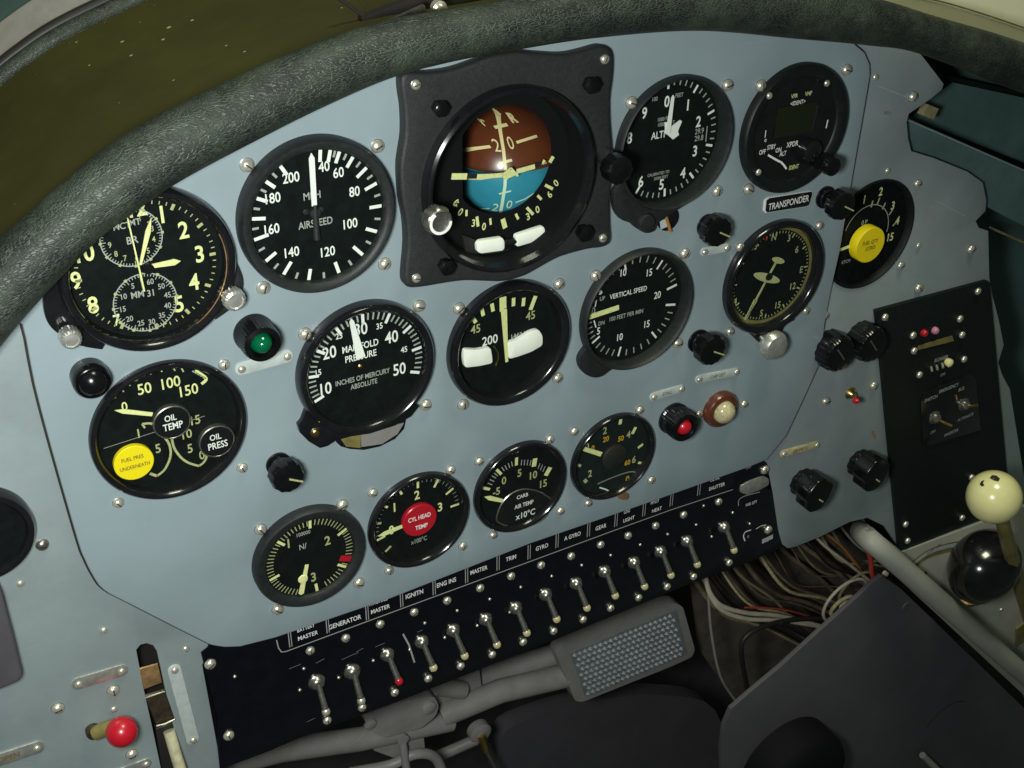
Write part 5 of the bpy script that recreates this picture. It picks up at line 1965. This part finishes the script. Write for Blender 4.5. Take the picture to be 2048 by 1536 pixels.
# slotted lever at lower left
T = Thing('slotted_lever', 'worn brass and steel lever in a black slot at the lower left', 'lever', at(330, 1420, zb))
b = MB()
b.plate([p.xy for p in pxs([(262, 1280), (320, 1280), (385, 1570), (318, 1570)], -.024)][::-1], -.026, -.024, M['wire_dk'])
T.part('slot_box', b)


def block(px, z0, z1, m, bev=.0008):
    bb_ = MB()
    bb_.plate([p.xy for p in pxs(px, z1)], z0, z1, M[m], bevel=bev)
    return bb_


T.part('brass_block', block([(278, 1338), (316, 1328), (325, 1366), (287, 1380)][::-1], -.0045, -.0034, 'brassy'))
T.part('steel_block', block([(290, 1392), (330, 1380), (350, 1438), (312, 1452)][::-1], -.0045, -.0028, 'darkmetal'))
b = MB()
b.tube([at(313, 1452, -.002), at(330, 1448, -.0012), at(349, 1439, -.002)], .0006, M['chrome'], 8)
T.part('bright_edge', b)
b = MB()
b.tube([at(290, 1396, -.003), at(310, 1389, -.002), at(329, 1383, -.003)], .0005, M['tag'], 8)
T.part('bright_edge', b)
T.part('guide_block', block([(312, 1458), (351, 1446), (372, 1560), (330, 1575)][::-1], -.01, -.006, 'wire_dk'))
b = MB()
b.tube([at(338, 1462, -.003), at(352, 1510, .004), at(380, 1600, .012)], .0036, M['rod'], 18)
T.part('lever_rod', b, 'cream coloured lever rod')

# red knob lever at lower left
c1, r1 = cpx(245, 1468, 28, .014)
T = Thing('red_knob_lever', 'round red knob on a short olive stem near the slotted lever', 'knob', at(195, 1462, zb))
b = MB()
b.tube([at(190, 1467, .001), at(205, 1460, .003), at(234, 1449, .008)], .0042, M['stick'], 18, rs=[.0042, .0046, .0042])
b.lathe(at(188, 1466, .0), [(.0045, -.004), (.0046, 0), (.004, .0015), (0, .002)], M['darkmetal'], 24)
T.part('stem', b)
b = MB()
cb_ = Vector((c1.x, c1.y, .012))
n_ = 18
b.lathe(cb_, [(0, -r1)] + [(r1 * sin(pi * k / n_), -r1 * cos(pi * k / n_)) for k in range(1, n_)] + [(0, r1)], M['red'], 40)
T.part('knob', b)

# cream ball lever
zk = .070
c1 = at(1988, 994, zk)
dpx = (at(1988, 1044, zk) - at(1988, 944, zk)).length
scale = (CC - c1).length / CF
rb_ = 50 * scale
T = Thing('ball_lever', 'cream ball topped lever standing at the right edge over the radio panel', 'lever', at(2060, 1200, .0))
b = MB()
b.lathe(c1, [(0, -rb_)] + [(rb_ * sin(pi * k / 24), -rb_ * cos(pi * k / 24)) for k in range(1, 24)] + [(0, rb_)], M['cream'], 56)
kb = T.part('ball_knob', b)
b = MB()
# worn black symbol on the ball


def onb(u, v):
    d = (at(u, v, 0) - CC).normalized()
    oc = CC - c1
    B_ = oc.dot(d)
    disc = max(0, B_ * B_ - (oc.dot(oc) - (rb_ + .0003) ** 2))
    return CC + d * (-B_ - math.sqrt(disc))


for P_ in ([(1979, 956), (1984, 950), (1993, 951), (2000, 957), (1997, 963), (1988, 961)], [(1959, 968), (1963, 962), (1969, 960), (1966, 966), (1969, 971), (1963, 973)]):
    q = [onb(u, v) for u, v in P_]
    b.raw(q, [tuple(range(len(q)))[::-1]], M['slot'], False)
T.part('worn_symbol', b, parent=kb)
b = MB()
ax = [at(2003, 1035, zk - .012), at(2022, 1110, .052), at(2045, 1190, .03), at(2062, 1245, .01)]
b.tube(ax, .0062, M['stick'], 6, smooth=False, rs=[.0058, .0062, .0066, .007])
T.part('stick', b)
b = MB()
b.lathe(at(2062, 1250, .0015), [(.012, 0), (.011, .004), (.007, .010)], M['stick'], 24)
T.part('pivot_boss', b)

# big black knob
c1, r1 = cpx(1970, 1108, 64, .030)
T = Thing('pear_knob', 'large glossy black pear shaped knob below the cream ball', 'knob', at(1940, 1190, .0015))
c1 = Vector((c1.x, c1.y, 0))
base = at(1938, 1190, .002)
b = MB()
axd = (c1 + Vector((0, 0, .034)) - base)
b.lathe(base, [(.0095, -.002), (.0085, .003), (.007, .005), (.007, .016)], M['bakelite'], 30, axis=axd)
b.lathe(base, [(.0115, -.001), (.0108, .0015), (.0085, .0022)], M['brass'], 30, axis=axd)
T.part('collar', b)
b = MB()
L = axd.length


def sq(a, h):
    return 1 + .05 * cos(2 * a)


b.lathe(base, [(.008, L * .22), (.018, L * .34), (.0275, L * .50), (.0315, L * .70), (.0315, L * .84), (.0285, L * .97), (.020, L * 1.06), (.010, L * 1.10), (0, L * 1.11)], M['gloss'], 56, axis=axd, squash=sq)
T.part('knob_body', b)

# ================================================================== BELOW THE PANEL
# rudder pedal assembly
zpd = -.09
T = Thing('rudder_pedal', 'grey rudder pedal with a knurled tread on its cross tube', 'pedal', at(1250, 1310, zpd))
b = MB()
tr = pxs([(1126, 1292), (1335, 1208), (1352, 1206), (1366, 1214), (1390, 1300), (1384, 1314), (1345, 1332), (1165, 1404), (1150, 1402), (1112, 1306)], zpd)
b.plate(rounded(tr, .004, 3), zpd - .012, zpd, M['pedal'], bevel=.003, segs=3)
T.part('tread_plate', b)
b = MB()
o_ = at(1142, 1306, zpd)
ex = at(1348, 1222, zpd) - o_
ey = at(1172, 1392, zpd) - o_
nx, ny = 20, 9
b.plate(rounded([o_ - ex * .01 - ey * .02, o_ + ex * 1.02 - ey * .02, o_ + ex * 1.02 + ey * 1.02, o_ - ex * .01 + ey * 1.02], .002, 3), zpd, zpd + .0008, M['treadbase'])
for i in range(nx):
    for j in range(ny):
        fx = (i + .5 + (.5 if j % 2 else 0)) / (nx + .5)
        fy = (j + .5) / ny
        q = o_ + ex * fx + ey * fy + Vector((0, 0, .0009))
        s_ = .0045
        t1, t2 = ex.normalized() * s_ * .62, ey.normalized() * s_ * .62
        vs_ = [q - t1, q - t2, q + t1, q + t2, q + Vector((0, 0, .0026))]
        b.raw(vs_, [(0, 1, 4), (1, 2, 4), (2, 3, 4), (3, 0, 4)], M['knurl'], False)
T.part('knurled_tread', b)
b = MB()
b.tube([at(1130, 1352, zpd - .01), at(1000, 1382, zpd - .012), at(880, 1432, zpd - .016)], .0105, M['pedal'], 24)
b.tube([at(1200, 1296, zpd - .018), at(1100, 1312, zpd - .03), at(850, 1390, zpd - .045)], .010, M['pedal'], 20)
b.tube([at(900, 1440, zpd - .015), at(720, 1478, zpd - .012), at(560, 1500, zpd - .008), at(440, 1530, zpd)], .0098, M['pedal'], 24)
T.part('cross_tube', b)
b = MB()
cl_ = pxs([(728, 1440), (740, 1428), (800, 1404), (868, 1392), (878, 1412), (872, 1432), (845, 1455), (770, 1475), (748, 1468)], zpd + .004)
b.plate(rounded(cl_, .004, 3), zpd - .006, zpd + .004, M['pedal'], bevel=.0018)
b.lathe(at(740, 1446, zpd + .004), [(.0055, 0), (.0055, .0022), (.004, .003), (0, .003)], M['pedal'], 6, smooth=False)
b.lathe(at(857, 1414, zpd + .004), [(.0062, 0), (.0062, .0022), (.005, .003), (0, .003)], M['pedal'], 24)
T.part('clamp', b)
b = MB()
b.plate(rounded(pxs([(752, 1470), (845, 1452), (850, 1500), (800, 1520), (745, 1500)], zpd - .008), .003, 3), zpd - .02, zpd - .008, M['pedal'], bevel=.001)
b.tube([at(805, 1480, zpd), at(813, 1540, zpd + .004)], .0034, M['pedal'], 14)
b.lathe(at(806, 1479, zpd + .002), [(.005, -.002), (.005, .001), (0, .0015)], M['pedal'], 18)
b.tube(spline([at(700, 1545, zpd - .01), at(780, 1530, zpd - .004), at(830, 1508, zpd), at(870, 1515, zpd), at(890, 1560, zpd)], 5), .0045, M['pedal'], 14)
T.part('hinge_bracket', b)
b = MB()
b.box(at(900, 1375, zpd - .03), .05, .03, .02, M['pedal'], rot=.1)
b.tube([at(925, 1380, zpd - .015), at(870, 1372, zpd - .015)], .008, M['pedal'], 16)
T.part('bracket', b)

b = MB()
zz = -.15
b.tube([at(870, 1515, zz), at(950, 1480, zz), at(960, 1455, zz)], .0055, M['pedal'], 14)
b.lathe(at(958, 1462, zz), [(.011, -.004), (.011, .004), (.008, .006), (0, .006)], M['pedal'], 22)
b.tube([at(962, 1470, zz + .006), at(972, 1500, zz + .008)], .004, M['brass'], 12)
b.tube([at(972, 1500, zz + .008), at(998, 1550, zz + .01)], .0022, M['steel'], 10)
solo('brake_linkage', 'small brake linkage arm with a brass fitting below the pedal tube', 'linkage', b, at(958, 1462, zz))

# floor trough shapes
b = MB()
zz = -.20
b.plate([p.xy for p in spline(pxs([(1000, 1480), (1080, 1430), (1200, 1400), (1320, 1390), (1430, 1420), (1440, 1560), (1200, 1600), (1020, 1600)], zz), 4, True)], zz - .02, zz, M['charcoal'], bevel=.004)
solo('seat_pan_shield', 'dark rounded floor shield under the rudder pedal', 'floor shield', b, at(1200, 1480, zz))

# wires
T = Thing('wire_bundle', 'tangle of brown, white and red wires behind the right side of the panel', 'wires', at(1600, 1170, -.05))
b = MB()
b.plate(rounded(pxs([(1380, 1130), (1780, 980), (1800, 1200), (1660, 1320), (1480, 1420), (1400, 1300)], -.13), .01), -.134, -.13, M['cloth'])
T.part('backing_sheet', b)
b = MB()
rnd = random.Random(3)
for i in range(30):
    t = i / 29
    u0, v0 = 1400 + 330 * t + rnd.uniform(-8, 8), 1170 - 150 * t + rnd.uniform(-10, 10)
    bend = rnd.uniform(.7, 1.3)
    zz = -.055 - rnd.uniform(0, .06)
    pts = [at(u0 - 30, v0 - 60, zz), at(u0 + 4, v0 + 6, zz), at(u0 + 60 * bend, v0 + 60, zz + .006), at(u0 + 130, v0 + 90 * bend, zz), at(u0 + 240, v0 + 150 * bend, zz - .01)]
    b.tube(spline(pts, 5), rnd.choice([.0007, .0009, .0012, .0016, .0022]), M[rnd.choice(['wire_br', 'wire_ol', 'wire_dk', 'wire_br', 'pedal', 'wire_ol', 'wire_br', 'clearyel', 'wire_dk'])], 8)
T.part('brown_wires', b)
b = MB()
for off in (0, 9):
    pts = [at(1410, 1150, -.045), at(1420, 1185 + off * .4, -.043), at(1445, 1212 + off, -.04), at(1495, 1226 + off * 1.3, -.04), at(1560, 1232 + off, -.042), at(1650, 1254, -.045), at(1700, 1262, -.05)]
    b.tube(spline(pts, 6), .0021, M['wire_wh'], 10)
b.tube(spline([at(1620, 1060, -.03), at(1650, 1092, -.028), at(1700, 1130, -.026), at(1744, 1165, -.03)], 5), .0014, M['wire_wh'], 8)
T.part('white_wires', b)
b = MB()
b.tube(spline([at(1490, 1215, -.045), at(1530, 1216, -.043), at(1580, 1222, -.043), at(1640, 1240, -.045)], 5), .0009, M['wire_rd'], 8)
b.tube(spline([at(1733, 1095, -.03), at(1741, 1120, -.028), at(1744, 1150, -.026), at(1758, 1175, -.028)], 5), .0022, M['wire_rd'], 8)
b.tube(spline([at(1650, 1065, -.034), at(1690, 1100, -.034), at(1735, 1160, -.034)], 5), .0013, M['wire_or'], 8)
T.part('red_wires', b)
b = MB()
b.tube(spline([at(1700, 1240, -.035), at(1600, 1238, -.033), at(1530, 1252, -.03), at(1490, 1275, -.03), at(1483, 1310, -.03), at(1495, 1380, -.034)], 6), .0023, M['wire_dk'], 10)
b.tube(spline([at(1560, 1245, -.03), at(1600, 1262, -.032), at(1650, 1280, -.036)], 6), .0022, M['wire_dk'], 10)
b.tube(spline([at(1416, 1170, -.05), at(1422, 1260, -.05), at(1440, 1350, -.048), at(1470, 1400, -.05)], 6), .0013, M['pedal'], 10)
T.part('black_cables', b)
b = MB()
for (u, v, ru, m_, rr) in ((1690, 1200, 44, 'wire_wh', .0015), (1712, 1176, 34, 'wire_ol', .0014), (1684, 1212, 22, 'clearyel', .0018)):
    c2, r2 = cpx(u, v, ru, -.03)
    b.tube([Vector((c2.x + r2 * cos(k * pi / 16), c2.y + r2 * sin(k * pi / 16), -.03 + .003 * sin(k * pi / 16))) for k in range(32)], rr, M[m_], 8, closed=True)
b.lathe(at(1688, 1210, -.032), [(.006, 0), (.005, .006), (0, .008)], M['clearyel'], 16)
T.part('wire_coil', b, 'coiled cream wire')
b = MB()
b.lathe(at(1768, 1146, -.012), [(.003, 0), (.003, .003), (0, .004)], M['rod'], 14)
T.part('wire_terminal', b)
